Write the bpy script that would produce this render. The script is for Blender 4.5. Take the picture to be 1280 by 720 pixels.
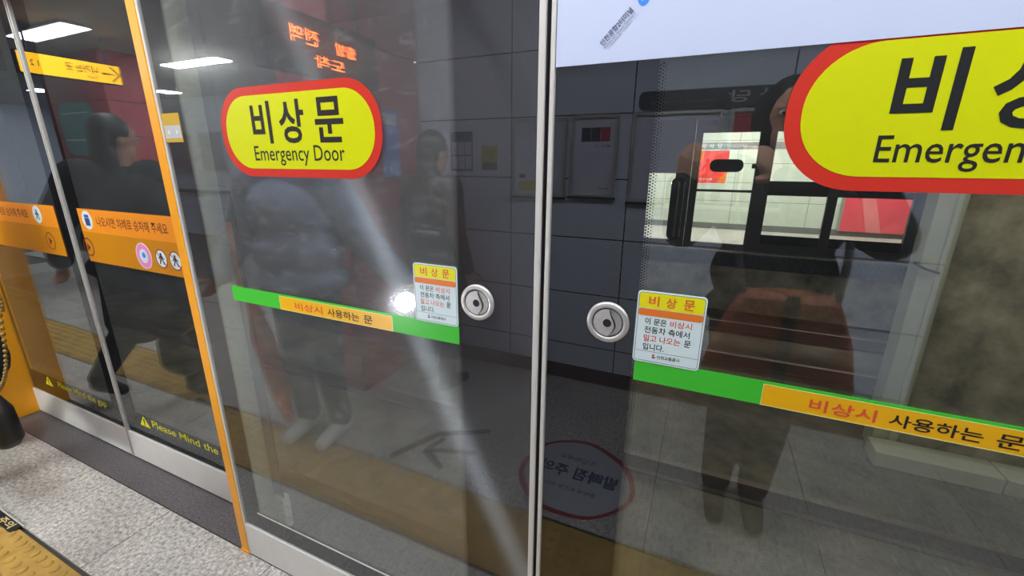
import bpy, bmesh, math, random
from mathutils import Vector, Matrix

for _o in list(bpy.data.objects):
    bpy.data.objects.remove(_o)
SC = bpy.context.scene
COL = SC.collection
random.seed(7)
R_ = math.radians

# ------------------------------------------------------------------ camera, world, exposure
# The emergency doors stand in the plane y = 0, the platform is y < 0, the tracks are y > 0.
cam_d = bpy.data.cameras.new('camera')
cam_d.sensor_width = 36.0
cam_d.lens = 14.994
cam_d.clip_start = 0.01
cam_d.clip_end = 200
CAM = bpy.data.objects.new('camera', cam_d)
COL.objects.link(CAM)
CAM_ROT = Matrix(((0.9120621, -0.11989203, 0.39213342),
                  (0.41000401, 0.25199446, -0.87658172),
                  (0.00627972, 0.96027324, 0.27899081)))
CAM.matrix_world = Matrix.Translation((0, -0.825, 1.55)) @ CAM_ROT.to_4x4()
SC.camera = CAM

w = bpy.data.worlds.new('world')
SC.world = w
w.use_nodes = True
w.node_tree.nodes['Background'].inputs[0].default_value = (0.75, 0.8, 0.9, 1)
w.node_tree.nodes['Background'].inputs[1].default_value = 0.03

SC.view_settings.view_transform = 'Standard'
SC.view_settings.look = 'None'
SC.view_settings.gamma = 1.0
SC.view_settings.exposure = 0.0
SC.cycles.max_bounces = 10
SC.cycles.transparent_max_bounces = 24
SC.cycles.caustics_reflective = False
SC.cycles.caustics_refractive = False
SC.cycles.sample_clamp_indirect = 4.0

LAMP = 16.5          # platform ceiling panels
LAMP_OPP = 100.0      # ceiling panels of the opposite platform
TUNNEL_FILL = 95.0    # added fill lamps, unseen, on the tunnel roof
LAMP_FAR = 90.0     # panels over the back of the platform
TORCH = 150.0        # hand torch lens


# ------------------------------------------------------------------ materials
def lin(c):
    c = c / 255.0
    return c / 12.92 if c <= 0.04045 else ((c + 0.055) / 1.055) ** 2.4


def rgb(r, g, b):
    return (lin(r), lin(g), lin(b), 1.0)


def new_mat(name):
    m = bpy.data.materials.new(name)
    m.use_nodes = True
    return m, m.node_tree, m.node_tree.nodes['Principled BSDF']


def mat(name, col, rough=0.5, metal=0.0, spec=0.5, noise=0.0, nscale=30.0, bump=0.0, emit=None, estr=0.0):
    m, t, p = new_mat(name)
    p.inputs['Base Color'].default_value = col
    p.inputs['Roughness'].default_value = rough
    p.inputs['Metallic'].default_value = metal
    p.inputs['Specular IOR Level'].default_value = spec
    if noise or bump:
        tc = t.nodes.new('ShaderNodeTexCoord')
        n = t.nodes.new('ShaderNodeTexNoise')
        n.inputs['Scale'].default_value = nscale
        n.inputs['Detail'].default_value = 6
        n.inputs['Roughness'].default_value = 0.65
        t.links.new(tc.outputs['Object'], n.inputs['Vector'])
        if noise:
            mx = t.nodes.new('ShaderNodeMix')
            mx.data_type = 'RGBA'
            mr = t.nodes.new('ShaderNodeMapRange')
            mr.inputs[1].default_value = 0.3
            mr.inputs[2].default_value = 0.7
            t.links.new(n.outputs['Fac'], mr.inputs[0])
            t.links.new(mr.outputs[0], mx.inputs[0])
            mx.inputs[6].default_value = tuple(c * (1 - noise) for c in col[:3]) + (1,)
            mx.inputs[7].default_value = tuple(min(1, c * (1 + noise)) for c in col[:3]) + (1,)
            t.links.new(mx.outputs[2], p.inputs['Base Color'])
        if bump:
            b = t.nodes.new('ShaderNodeBump')
            b.inputs['Strength'].default_value = bump
            b.inputs['Distance'].default_value = 0.004
            t.links.new(n.outputs['Fac'], b.inputs['Height'])
            t.links.new(b.outputs[0], p.inputs['Normal'])
    if emit:
        p.inputs['Emission Color'].default_value = emit
        p.inputs['Emission Strength'].default_value = estr
    return m


def granite(name, dark, light, scale=90.0, rough=0.45):
    m, t, p = new_mat(name)
    tc = t.nodes.new('ShaderNodeTexCoord')
    oi = t.nodes.new('ShaderNodeObjectInfo')
    add = t.nodes.new('ShaderNodeVectorMath')
    add.operation = 'ADD'
    t.links.new(tc.outputs['Object'], add.inputs[0])
    t.links.new(oi.outputs['Location'], add.inputs[1])
    n = t.nodes.new('ShaderNodeTexNoise')
    n.inputs['Scale'].default_value = scale
    n.inputs['Detail'].default_value = 8
    n.inputs['Roughness'].default_value = 0.8
    n2 = t.nodes.new('ShaderNodeTexNoise')
    n2.inputs['Scale'].default_value = 3.5
    n2.inputs['Detail'].default_value = 4
    t.links.new(add.outputs[0], n.inputs['Vector'])
    t.links.new(add.outputs[0], n2.inputs['Vector'])
    cr = t.nodes.new('ShaderNodeValToRGB')
    cr.color_ramp.elements[0].position = 0.36
    cr.color_ramp.elements[0].color = dark
    cr.color_ramp.elements[1].position = 0.62
    cr.color_ramp.elements[1].color = light
    t.links.new(n.outputs['Fac'], cr.inputs[0])
    mx = t.nodes.new('ShaderNodeMix')
    mx.data_type = 'RGBA'
    mx.blend_type = 'MULTIPLY'
    mx.inputs[0].default_value = 0.5
    mr = t.nodes.new('ShaderNodeMapRange')
    mr.inputs[1].default_value = 0.3
    mr.inputs[2].default_value = 0.7
    mr.inputs[3].default_value = 0.6
    mr.inputs[4].default_value = 1.1
    t.links.new(n2.outputs['Fac'], mr.inputs[0])
    t.links.new(cr.outputs[0], mx.inputs[6])
    t.links.new(mr.outputs[0], mx.inputs[7])
    t.links.new(mx.outputs[2], p.inputs['Base Color'])
    p.inputs['Roughness'].default_value = rough
    b = t.nodes.new('ShaderNodeBump')
    b.inputs['Strength'].default_value = 0.15
    b.inputs['Distance'].default_value = 0.002
    t.links.new(n.outputs['Fac'], b.inputs['Height'])
    t.links.new(b.outputs[0], p.inputs['Normal'])
    return m


def glass_mat(name, tint=(0.93, 0.95, 0.93, 1), dust=0.0, dust_var=0.5, smear=0.0, smear_dir=(0, 0, 1), blotch=0.0):
    """Pane surface: see-through plus a mirror share that follows Schlick, with a film of dust and a wiped smear."""
    m = bpy.data.materials.new(name)
    m.use_nodes = True
    t = m.node_tree
    t.nodes.clear()
    out = t.nodes.new('ShaderNodeOutputMaterial')
    tr = t.nodes.new('ShaderNodeBsdfTransparent')
    tr.inputs[0].default_value = tint
    gl = t.nodes.new('ShaderNodeBsdfGlossy')
    gl.inputs['Roughness'].default_value = 0.0
    gl.inputs['Color'].default_value = (0.90, 0.945, 1, 1)
    lw = t.nodes.new('ShaderNodeLayerWeight')
    lw.inputs['Blend'].default_value = 0.5
    pw = t.nodes.new('ShaderNodeMath')
    pw.operation = 'POWER'
    pw.inputs[1].default_value = 5.0
    t.links.new(lw.outputs['Facing'], pw.inputs[0])
    ma = t.nodes.new('ShaderNodeMath')
    ma.operation = 'MULTIPLY_ADD'
    ma.inputs[1].default_value = 0.905
    ma.inputs[2].default_value = 0.095
    t.links.new(pw.outputs[0], ma.inputs[0])
    mix = t.nodes.new('ShaderNodeMixShader')
    t.links.new(ma.outputs[0], mix.inputs[0])
    t.links.new(tr.outputs[0], mix.inputs[1])
    t.links.new(gl.outputs[0], mix.inputs[2])
    last = mix
    tc = t.nodes.new('ShaderNodeTexCoord')
    if dust:
        n = t.nodes.new('ShaderNodeTexNoise')
        n.inputs['Scale'].default_value = 5.0
        n.inputs['Detail'].default_value = 9
        n.inputs['Roughness'].default_value = 0.72
        n.inputs['Distortion'].default_value = 0.6
        t.links.new(tc.outputs['Object'], n.inputs['Vector'])
        mr = t.nodes.new('ShaderNodeMapRange')
        mr.inputs[1].default_value = 0.3
        mr.inputs[2].default_value = 0.7
        mr.inputs[3].default_value = dust * (1 - dust_var)
        mr.inputs[4].default_value = dust * (1 + dust_var)
        t.links.new(n.outputs['Fac'], mr.inputs[0])
        fac = mr.outputs[0]
        if blotch:
            # greasy, streaky blotches left by wiping
            mp = t.nodes.new('ShaderNodeMapping')
            mp.inputs['Rotation'].default_value = (0, R_(28), 0)
            mp.inputs['Scale'].default_value = (9, 9, 26)
            t.links.new(tc.outputs['Object'], mp.inputs['Vector'])
            n3 = t.nodes.new('ShaderNodeTexNoise')
            n3.inputs['Scale'].default_value = 1.6
            n3.inputs['Detail'].default_value = 8
            n3.inputs['Roughness'].default_value = 0.75
            n3.inputs['Distortion'].default_value = 1.2
            t.links.new(mp.outputs[0], n3.inputs['Vector'])
            m3 = t.nodes.new('ShaderNodeMapRange')
            m3.inputs[1].default_value = 0.52
            m3.inputs[2].default_value = 0.82
            m3.inputs[3].default_value = 0.0
            m3.inputs[4].default_value = blotch
            t.links.new(n3.outputs['Fac'], m3.inputs[0])
            ad = t.nodes.new('ShaderNodeMath')
            t.links.new(mr.outputs[0], ad.inputs[0])
            t.links.new(m3.outputs[0], ad.inputs[1])
            fac = ad.outputs[0]
        df = t.nodes.new('ShaderNodeBsdfDiffuse')
        df.inputs[0].default_value = (0.58, 0.62, 0.66, 1)
        m2 = t.nodes.new('ShaderNodeMixShader')
        t.links.new(fac, m2.inputs[0])
        t.links.new(last.outputs[0], m2.inputs[1])
        t.links.new(df.outputs[0], m2.inputs[2])
        last = m2
    if smear:
        an = t.nodes.new('ShaderNodeBsdfAnisotropic')
        an.inputs['Color'].default_value = (0.9, 0.95, 1, 1)
        an.inputs['Roughness'].default_value = 0.36
        an.inputs['Anisotropy'].default_value = 0.86
        cx = t.nodes.new('ShaderNodeCombineXYZ')
        for i in range(3):
            cx.inputs[i].default_value = smear_dir[i]
        t.links.new(cx.outputs[0], an.inputs['Tangent'])
        # gloss film added to give a bright lamp a soft halo of glow
        hz = t.nodes.new('ShaderNodeBsdfGlossy')
        hz.inputs['Roughness'].default_value = 0.16
        m5 = t.nodes.new('ShaderNodeMixShader')
        m5.inputs[0].default_value = 0.03
        t.links.new(last.outputs[0], m5.inputs[1])
        t.links.new(hz.outputs[0], m5.inputs[2])
        last = m5
        m4 = t.nodes.new('ShaderNodeMixShader')
        m4.inputs[0].default_value = smear
        t.links.new(last.outputs[0], m4.inputs[1])
        t.links.new(an.outputs[0], m4.inputs[2])
        last = m4
    t.links.new(last.outputs[0], out.inputs[0])
    return m


M = {}
M['yellow'] = mat('sign_yellow', rgb(206, 214, 0), 0.35, spec=0.3)
M['red'] = mat('sign_red', rgb(204, 52, 38), 0.35, spec=0.3)
M['black'] = mat('print_black', rgb(34, 36, 36), 0.4, spec=0.3)
M['redtxt'] = mat('print_red', rgb(222, 84, 60), 0.4, spec=0.3)
M['white'] = mat('sticker_white', rgb(214, 232, 234), 0.4, spec=0.3)
M['board'] = mat('board_white', rgb(196, 206, 232), 0.4, spec=0.3)
M['navytxt'] = mat('print_navy', rgb(52, 58, 96), 0.5)
M['greytxt'] = mat('print_grey', rgb(120, 128, 150), 0.5)
M['blue'] = mat('print_blue', rgb(64, 140, 238), 0.4)
M['styellow'] = mat('sticker_yellow', rgb(232, 226, 20), 0.4, spec=0.3)
M['storange'] = mat('sticker_orange', rgb(226, 120, 44), 0.4, spec=0.3)
M['green'] = mat('stripe_green', rgb(66, 192, 52), 0.35, spec=0.3)
M['amber'] = mat('stripe_amber', rgb(236, 178, 20), 0.35, spec=0.3)
M['paleedge'] = mat('stripe_edge', rgb(214, 226, 150), 0.4)
M['band_orange'] = mat('band_orange', rgb(240, 148, 38), 0.35, spec=0.3)
M['band_gold'] = mat('band_gold', rgb(204, 134, 22), 0.35, spec=0.3)
M['maroon'] = mat('print_maroon', rgb(96, 26, 30), 0.45)
M['pink'] = mat('print_pink', rgb(240, 140, 196), 0.4)
M['orange'] = mat('orange_paint', rgb(246, 166, 28), 0.32, spec=0.5)
M['alu'] = mat('aluminium', rgb(196, 194, 190), 0.38, metal=0.7, noise=0.05, nscale=60)
M['alu_bright'] = mat('aluminium_edge', rgb(214, 212, 206), 0.45, metal=0.25)
M['steel'] = mat('steel', rgb(206, 204, 200), 0.34, metal=0.65, noise=0.08, nscale=140)
M['steel_in'] = mat('steel_recess', rgb(190, 188, 184), 0.42, metal=0.6, noise=0.1, nscale=120)
M['kick'] = mat('kick_plate', rgb(222, 220, 215), 0.5, metal=0.0, noise=0.04, nscale=8)
M['rubber'] = mat('rubber', rgb(24, 24, 26), 0.7)
M['frit'] = mat('frit_black', rgb(22, 23, 27), 0.8, spec=0.0)
M['tile'] = granite('granite_tile', rgb(98, 94, 90), rgb(226, 220, 213), 62)
M['darktile'] = granite('dark_granite', rgb(58, 55, 57), rgb(112, 106, 108), 95)
M['joint'] = mat('joint', rgb(70, 66, 62), 0.9)
M['tactile'] = mat('tactile_yellow', rgb(176, 140, 66), 0.7, noise=0.25, nscale=9, bump=0.1)
M['walltile'] = mat('wall_tile', rgb(222, 228, 246), 0.45, noise=0.03, nscale=2.0, spec=0.4)
M['walljoint'] = mat('wall_joint', rgb(28, 28, 32), 0.8)
M['basebrown'] = mat('base_brown', rgb(104, 78, 66), 0.5, noise=0.2, nscale=30)
M['oppwall'] = mat('opposite_wall_tile', rgb(206, 212, 200), 0.4, noise=0.03, nscale=2.0)
M['ceil'] = mat('ceiling', rgb(190, 190, 186), 0.85)
M['concrete'] = mat('tunnel_concrete', rgb(166, 158, 136), 0.9, noise=0.6, nscale=2.4, bump=0.5)
M['darkconcrete'] = mat('dark_concrete', rgb(60, 60, 62), 0.95, noise=0.35, nscale=1.6, bump=0.4)  # darker, greyer concrete for the left centre wall alone
M['trackbed'] = mat('trackbed_concrete', rgb(84, 78, 64), 0.95, noise=0.65, nscale=2.2, bump=0.5)
M['tunnel'] = mat('tunnel_dark', rgb(70, 68, 64), 0.95, noise=0.2, nscale=2)
M['rail'] = mat('rail_steel', rgb(96, 84, 74), 0.5, metal=0.6)
M['column'] = mat('column_paint', rgb(176, 178, 156), 0.6, noise=0.06, nscale=6)
M['darkmetal'] = mat('dark_metal', rgb(58, 56, 54), 0.6, metal=0.0)
M['redclad'] = mat('red_cladding', rgb(176, 54, 66), 0.45, noise=0.05, nscale=3)
M['redposter'] = mat('red_poster', rgb(224, 66, 58), 0.4, noise=0.12, nscale=5)
M['pinkred'] = mat('pink_red_panel', rgb(226, 78, 92), 0.4, noise=0.08, nscale=2)
M['exit'] = mat('exit_yellow', rgb(250, 190, 10), 0.4, emit=rgb(250, 180, 6), estr=4.6)
M['signdark'] = mat('sign_body_dark', rgb(34, 34, 38), 0.5)
M['band_dark'] = mat('station_band', rgb(46, 46, 56), 0.5)
M['led'] = mat('led_orange', rgb(255, 120, 30), 0.4, emit=(1.0, 0.13, 0.006, 1), estr=30.0)
M['lamp'] = mat('lamp_diffuser', (0.9, 0.9, 0.9, 1), 0.5, emit=(0.93, 0.97, 1.0, 1), estr=LAMP)
M['lamp_far'] = mat('lamp_diffuser_far', (0.9, 0.9, 0.9, 1), 0.5, emit=(0.97, 1.0, 0.96, 1), estr=LAMP_FAR)
M['lamp_opp'] = mat('lamp_diffuser_opposite', (0.9, 0.9, 0.9, 1), 0.5, emit=(1.0, 1.0, 0.95, 1), estr=LAMP_OPP)
M['fill_tun'] = mat('fill_tube_tunnel', (0.9, 0.9, 0.9, 1), 0.5, emit=(1.0, 0.97, 0.86, 1), estr=TUNNEL_FILL)
M['torch'] = mat('torch_lens', (0.9, 0.9, 0.9, 1), 0.4, emit=(0.92, 0.96, 1.0, 1), estr=TORCH)
M['paper'] = mat('notice_paper', rgb(206, 204, 222), 0.6, noise=0.03, nscale=4)
M['teal'] = mat('teal_print', rgb(96, 168, 168), 0.5)
M['skin'] = mat('skin', rgb(206, 156, 130), 0.55, noise=0.06, nscale=25)
M['hair'] = mat('hair_black', rgb(22, 19, 18), 0.5)
M['lips'] = mat('lips', rgb(160, 92, 86), 0.5)
M['jk_black'] = mat('cloth_black', rgb(24, 24, 26), 0.85, noise=0.2, nscale=40)
M['jk_grey'] = mat('cloth_slate', rgb(140, 148, 176), 0.8, noise=0.12, nscale=14)
M['jk_brown'] = mat('cloth_brown', rgb(58, 44, 40), 0.85, noise=0.2, nscale=30)
M['tr_dark'] = mat('trouser_dark', rgb(38, 38, 40), 0.85, noise=0.2, nscale=40)
M['tr_grey'] = mat('trouser_grey', rgb(70, 70, 74), 0.85, noise=0.2, nscale=40)
M['shoe_w'] = mat('shoe_white', rgb(214, 210, 204), 0.6)
M['shoe_b'] = mat('shoe_black', rgb(28, 26, 26), 0.5)
M['rust'] = mat('rust_leather', rgb(140, 66, 40), 0.6, noise=0.35, nscale=7, bump=0.3)
M['umb'] = mat('umbrella_orange', rgb(224, 104, 30), 0.6, noise=0.1, nscale=10)
M['leather'] = mat('black_leather', rgb(22, 20, 22), 0.45, noise=0.2, nscale=25, bump=0.2)
M['brass'] = mat('brass_chain', rgb(150, 124, 70), 0.4, metal=0.8)
M['phone'] = mat('phone_black', rgb(20, 20, 22), 0.3)
M['posterblue'] = mat('poster_blue', rgb(58, 70, 130), 0.5)
M['posteryel'] = mat('poster_yellow', rgb(200, 180, 70), 0.5)
M['gold'] = mat('label_gold', rgb(226, 206, 140), 0.5)
M['stk_grey'] = mat('sticker_grey', rgb(186, 188, 186), 0.5)
M['mustard'] = mat('sticker_mustard', rgb(196, 158, 36), 0.5)
M['floor_sticker'] = mat('floor_sticker', rgb(170, 172, 178), 0.6)
M['ringred'] = mat('ring_red', rgb(150, 44, 50), 0.6)
M['glass_l'] = glass_mat('glass_left_front', dust=0.010, dust_var=0.35, smear=0.05, smear_dir=(0.9, 0, 0.42))
M['dusty_l'] = glass_mat('glass_left_dusty_back', dust=0.13, dust_var=0.2, blotch=0.42)
M['dusty_r'] = glass_mat('glass_right_dusty_back', dust=0.025, dust_var=0.4)
M['dusty_s'] = glass_mat('glass_sliding_dusty_back', dust=0.05, dust_var=0.4)
M['glass_r'] = glass_mat('glass_right_front', dust=0.003, dust_var=0.4)
M['glass_s'] = glass_mat('glass_sliding_front', dust=0.006, dust_var=0.4)
M['glass_b'] = glass_mat('glass_back')


# ------------------------------------------------------------------ mesh helpers
class MB:
    def __init__(self):
        self.v, self.f, self.mi, self.cur = [], [], [], 0

    def face(self, *idx):
        self.f.append(idx)
        self.mi.append(self.cur)

    def box(self, x0, x1, y0, y1, z0, z1):
        b = len(self.v)
        self.v += [(x0, y0, z0), (x1, y0, z0), (x1, y1, z0), (x0, y1, z0),
                   (x0, y0, z1), (x1, y0, z1), (x1, y1, z1), (x0, y1, z1)]
        for q in ((0, 3, 2, 1), (4, 5, 6, 7), (0, 1, 5, 4), (1, 2, 6, 5), (2, 3, 7, 6), (3, 0, 4, 7)):
            self.face(*[b + i for i in q])
        return self

    def prism(self, pts, y0, y1):
        """outline (x, z), counter-clockwise seen from the platform (from -y), extruded from y0 (front) to y1"""
        n, b = len(pts), len(self.v)
        self.v += [(x, y0, z) for x, z in pts] + [(x, y1, z) for x, z in pts]
        self.face(*[b + i for i in range(n)])
        self.face(*[b + n + i for i in reversed(range(n))])
        for i in range(n):
            j = (i + 1) % n
            self.face(b + i, b + n + i, b + n + j, b + j)
        return self

    def ring(self, outer, inner, y0, y1):
        n, b = len(outer), len(self.v)
        for y in (y0, y1):
            self.v += [(x, y, z) for x, z in outer] + [(x, y, z) for x, z in inner]
        o0, i0, o1, i1 = b, b + n, b + 2 * n, b + 3 * n
        for i in range(n):
            j = (i + 1) % n
            self.face(o0 + i, o0 + j, i0 + j, i0 + i)
            self.face(o1 + j, o1 + i, i1 + i, i1 + j)
            self.face(o0 + j, o0 + i, o1 + i, o1 + j)
            self.face(i0 + i, i0 + j, i1 + j, i1 + i)
        return self

    def cone(self, p0, p1, r0, r1, n=10):
        p0, p1 = Vector(p0), Vector(p1)
        d = (p1 - p0).normalized()
        u = d.orthogonal().normalized()
        w_ = d.cross(u)
        b = len(self.v)
        for p, r in ((p0, r0), (p1, r1)):
            for i in range(n):
                a = 2 * math.pi * i / n
                self.v.append(tuple(p + u * (math.cos(a) * r) + w_ * (math.sin(a) * r)))
        for i in range(n):
            j = (i + 1) % n
            self.face(b + i, b + j, b + n + j, b + n + i)
        self.face(*[b + i for i in reversed(range(n))])
        self.face(*[b + n + i for i in range(n)])
        return self

    def tube(self, pts, r, n=8):
        for a, b in zip(pts, pts[1:]):
            self.cone(a, b, r, r, n)
        for p in pts[1:-1]:
            self.ball(p, (r, r, r), 6, 4)
        return self

    def ball(self, c, rad, nu=14, nv=9, zmin=-1.0):
        b = len(self.v)
        rows = []
        for j in range(nv + 1):
            s = 1.0 + (zmin - 1.0) * j / nv if zmin > -1 else math.cos(math.pi * j / nv)
            k = math.sqrt(max(0.0, 1 - s * s))
            row = []
            for i in range(nu):
                a = 2 * math.pi * i / nu
                row.append(len(self.v))
                self.v.append((c[0] + rad[0] * k * math.cos(a), c[1] + rad[1] * k * math.sin(a), c[2] + rad[2] * s))
            rows.append(row)
        for j in range(nv):
            for i in range(nu):
                k = (i + 1) % nu
                self.face(rows[j][i], rows[j + 1][i], rows[j + 1][k], rows[j][k])
        return self

    def lathe_y(self, prof, cx, cz, n=40):
        """profile (radius, y) turned about the y axis through (cx, cz)"""
        b = len(self.v)
        for r, y in prof:
            for i in range(n):
                a = 2 * math.pi * i / n
                self.v.append((cx + r * math.cos(a), y, cz + r * math.sin(a)))
        for k in range(len(prof) - 1):
            for i in range(n):
                j = (i + 1) % n
                self.face(b + k * n + i, b + k * n + j, b + (k + 1) * n + j, b + (k + 1) * n + i)
        return self

    def mesh(self, name, smooth=False):
        me = bpy.data.meshes.new(name)
        me.from_pydata(self.v, [], self.f)
        me.validate()
        me.update()
        if len(me.polygons) == len(self.mi):
            me.polygons.foreach_set('material_index', self.mi)
        if smooth:
            me.polygons.foreach_set('use_smooth', [True] * len(me.polygons))
        return me


def setp(o, label=None, cat=None, group=None, kind=None):
    if label:
        o['label'] = label
    if cat:
        o['category'] = cat
    if group:
        o['group'] = group
    if kind:
        o['kind'] = kind
    return o


def par(o, parent):
    if parent is not None:
        o.parent = parent
        # parts keep world coordinates; a part of a part hangs on a parent that already sits at the origin
        if parent.parent is None:
            o.matrix_parent_inverse = Matrix.Translation(-parent.location)
    return o


def obj(name, mb, mats, parent=None, bevel=0.0, smooth=False, label=None):
    me = mb if isinstance(mb, bpy.types.Mesh) else mb.mesh(name, smooth)
    if not isinstance(mats, (list, tuple)):
        mats = [mats]
    if not me.materials:
        for m_ in mats:
            me.materials.append(m_)
    o = bpy.data.objects.new(name, me)
    COL.objects.link(o)
    par(o, parent)
    if bevel:
        b = o.modifiers.new('bevel', 'BEVEL')
        b.width = bevel
        b.segments = 2
        b.limit_method = 'ANGLE'
    if label:
        o['label'] = label
    return o


def thing(name, label, cat, loc=(0, 0, 0), group=None):
    o = bpy.data.objects.new(name, None)
    o.empty_display_size = 0.1
    COL.objects.link(o)
    o.location = loc
    return setp(o, label, cat, group, 'thing')


def solid(name, mb, m_, label, cat, group=None, bevel=0.0, smooth=False):
    return setp(obj(name, mb, m_, None, bevel, smooth), label, cat, group, 'thing')


def struct(name, mb, m_, label=None, cat=None):
    return setp(obj(name, mb, m_), label, cat, None, 'structure')


def copy_tree(o, dloc, label=None):
    """copy of a thing with its parts and sub-parts, shifted by dloc"""
    def rec(src, parent):
        c = src.copy()
        COL.objects.link(c)
        if parent is not None:
            c.parent = parent
        for ch in [q for q in bpy.data.objects if q.parent == src]:
            rec(ch, c)
        return c
    r = rec(o, None)
    r.location = Vector(o.location) + Vector(dloc)
    if label:
        r['label'] = label
    return r


def rrect(x0, x1, z0, z1, r, n=8):
    pts = []
    for cx, cz, a0 in ((x1 - r, z0 + r, -90), (x1 - r, z1 - r, 0), (x0 + r, z1 - r, 90), (x0 + r, z0 + r, 180)):
        for i in range(n + 1):
            a = R_(a0 + 90.0 * i / n)
            pts.append((cx + r * math.cos(a), cz + r * math.sin(a)))
    return pts


def circ(cx, cz, r, n=32, rz=None):
    rz = rz or r
    return [(cx + r * math.cos(2 * math.pi * i / n), cz + rz * math.sin(2 * math.pi * i / n)) for i in range(n)]


_tc = bpy.data.curves.new('text_source', 'FONT')
_to = bpy.data.objects.new('text_source', _tc)
COL.objects.link(_to)
_tc.resolution_u = 3


def text_mb(body, bold=0.0, spacing=1.0):
    """the outline of a word, flat, as vertices and faces in its own x/y"""
    _tc.body = body
    _tc.offset = bold
    _tc.space_character = spacing
    _to.update_tag()
    dg = bpy.context.evaluated_depsgraph_get()
    dg.update()
    me = bpy.data.meshes.new_from_object(_to.evaluated_get(dg))
    vs = [v.co.copy() for v in me.vertices]
    fs = [tuple(p.vertices) for p in me.polygons]
    bpy.data.meshes.remove(me)
    return vs, fs


def text(name, parent, body, m_, c, wdt, hgt=None, face='-y', bold=0.0, spin=0.0, lift=0.0004, spacing=1.0, anchor='c', label=None):
    """words fitted into a box wdt x hgt about the point c; face names the side they are read from"""
    vs, fs = text_mb(body, bold, spacing)
    x0, x1 = min(v.x for v in vs), max(v.x for v in vs)
    y0, y1 = min(v.y for v in vs), max(v.y for v in vs)
    sx = wdt / (x1 - x0)
    sy = (hgt / (y1 - y0)) if hgt else sx
    ca, sa = math.cos(spin), math.sin(spin)
    mb = MB()
    for v in vs:
        a, b = (v.x - (x0 + x1) / 2) * sx, (v.y - (y0 + y1) / 2) * sy
        a, b = a * ca - b * sa, a * sa + b * ca
        if face == '-y':
            q = (c[0] + a, c[1] - lift, c[2] + b)
        elif face == '+y':
            q = (c[0] - a, c[1] + lift, c[2] + b)
        elif face == '+x':
            q = (c[0] + lift, c[1] + a, c[2] + b)
        else:                       # up, read by someone who looks along +y
            q = (c[0] + a, c[1] + b, c[2] + lift)
        mb.v.append(q)
    for f_ in fs:
        mb.face(*f_)
    return obj(name, mb, m_, parent, label=label)


# ------------------------------------------------------------------ floor
PSD_Y = 0.145            # glass plane of the sliding doors
floor = struct('floor', MB().box(-15, 4, -5.0, 0.30, -0.30, -0.012), M['joint'])
TW = 0.674
X0 = -2.09


def tile_mesh(name, wx, wy, gap=0.0022, h=0.02):
    mb = MB().box(-wx / 2 + gap, wx / 2 - gap, -wy / 2 + gap, wy / 2 - gap, -h, 0)
    return mb.mesh(name)


def lay(parent, mesh, m_, xs, y, name='tile', z=0.0):
    if not mesh.materials:
        mesh.materials.append(m_)
    for x in xs:
        o = bpy.data.objects.new(name, mesh)
        COL.objects.link(o)
        o.location = (x, y, z)
        o.parent = parent


cols = [X0 + TW * (k + 0.5) for k in range(-11, 8)]
lay(floor, tile_mesh('edge_tile', TW, 0.326), M['tile'], cols, -0.163)
lay(floor, tile_mesh('dark_edge_tile', 2.36, 0.15), M['darktile'], [-2.66 + 2.36 * k for k in range(-4, 4)], 0.075)
far_rows = [-0.685 - 0.443 * (k + 0.5) for k in range(3)]
big = tile_mesh('floor_tile', TW, 0.443)
for k, y in enumerate(far_rows):
    lay(floor, big, M['tile'], cols, y)
lay(floor, tile_mesh('back_tile', 1.348, 0.6), M['tile'], [X0 - TW * 7 + 1.348 * (k + 0.5) for k in range(-3, 3)], -2.33)

# tactile blocks: a plate with 6 x 6 low domes
TB = 0.337
tmb = MB().box(-TB / 2 + .001, TB / 2 - .001, -TB / 2 + .001, TB / 2 - .001, -0.02, 0.0005)
for i in range(6):
    for j in range(6):
        tmb.ball(((i - 2.5) * 0.055, (j - 2.5) * 0.055, 0.0), (0.018, 0.018, 0.009), 10, 3, zmin=0.0)
tme = tmb.mesh('tactile_block')
lay(floor, tme, M['tactile'], [X0 + TB * (k + 0.5) for k in range(-14, 14)], -0.506, 'tactile_block')

# ------------------------------------------------------------------ platform wall behind the camera
WY = -2.01
wall_back = struct('wall_back', MB().box(-2.03, 1.17, WY - 0.25, WY - 0.003, 0, 2.8), M['walljoint'])


def wall_tiles(parent, x_joints, z_joints, y, m_, face=1, gap=0.004, th=0.0025):
    cache = {}
    for xa, xb in zip(x_joints, x_joints[1:]):
        for za, zb in zip(z_joints, z_joints[1:]):
            key = (round(xb - xa, 3), round(zb - za, 3))
            if key not in cache:
                wx, wz = key
                ya, yb = (-th, 0) if face > 0 else (0, th)
                me = MB().box(-wx / 2 + gap, wx / 2 - gap, ya, yb, -wz / 2 + gap, wz / 2 - gap).mesh('wall_tile')
                me.materials.append(m_)
                cache[key] = me
            o = bpy.data.objects.new('tile', cache[key])
            COL.objects.link(o)
            o.location = ((xa + xb) / 2, y, (za + zb) / 2)
            o.parent = parent


wall_tiles(wall_back, [-2.03, -1.28, -0.47, 0.342, 1.15],
           [0.105, 0.28, 0.675, 1.07, 1.46, 1.853, 2.25, 2.645, 2.798], WY, M['walltile'])
struct('baseboard_back', MB().box(-2.03, 1.15, WY - 0.01, WY + 0.012, 0, 0.1), M['basebrown'])

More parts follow.
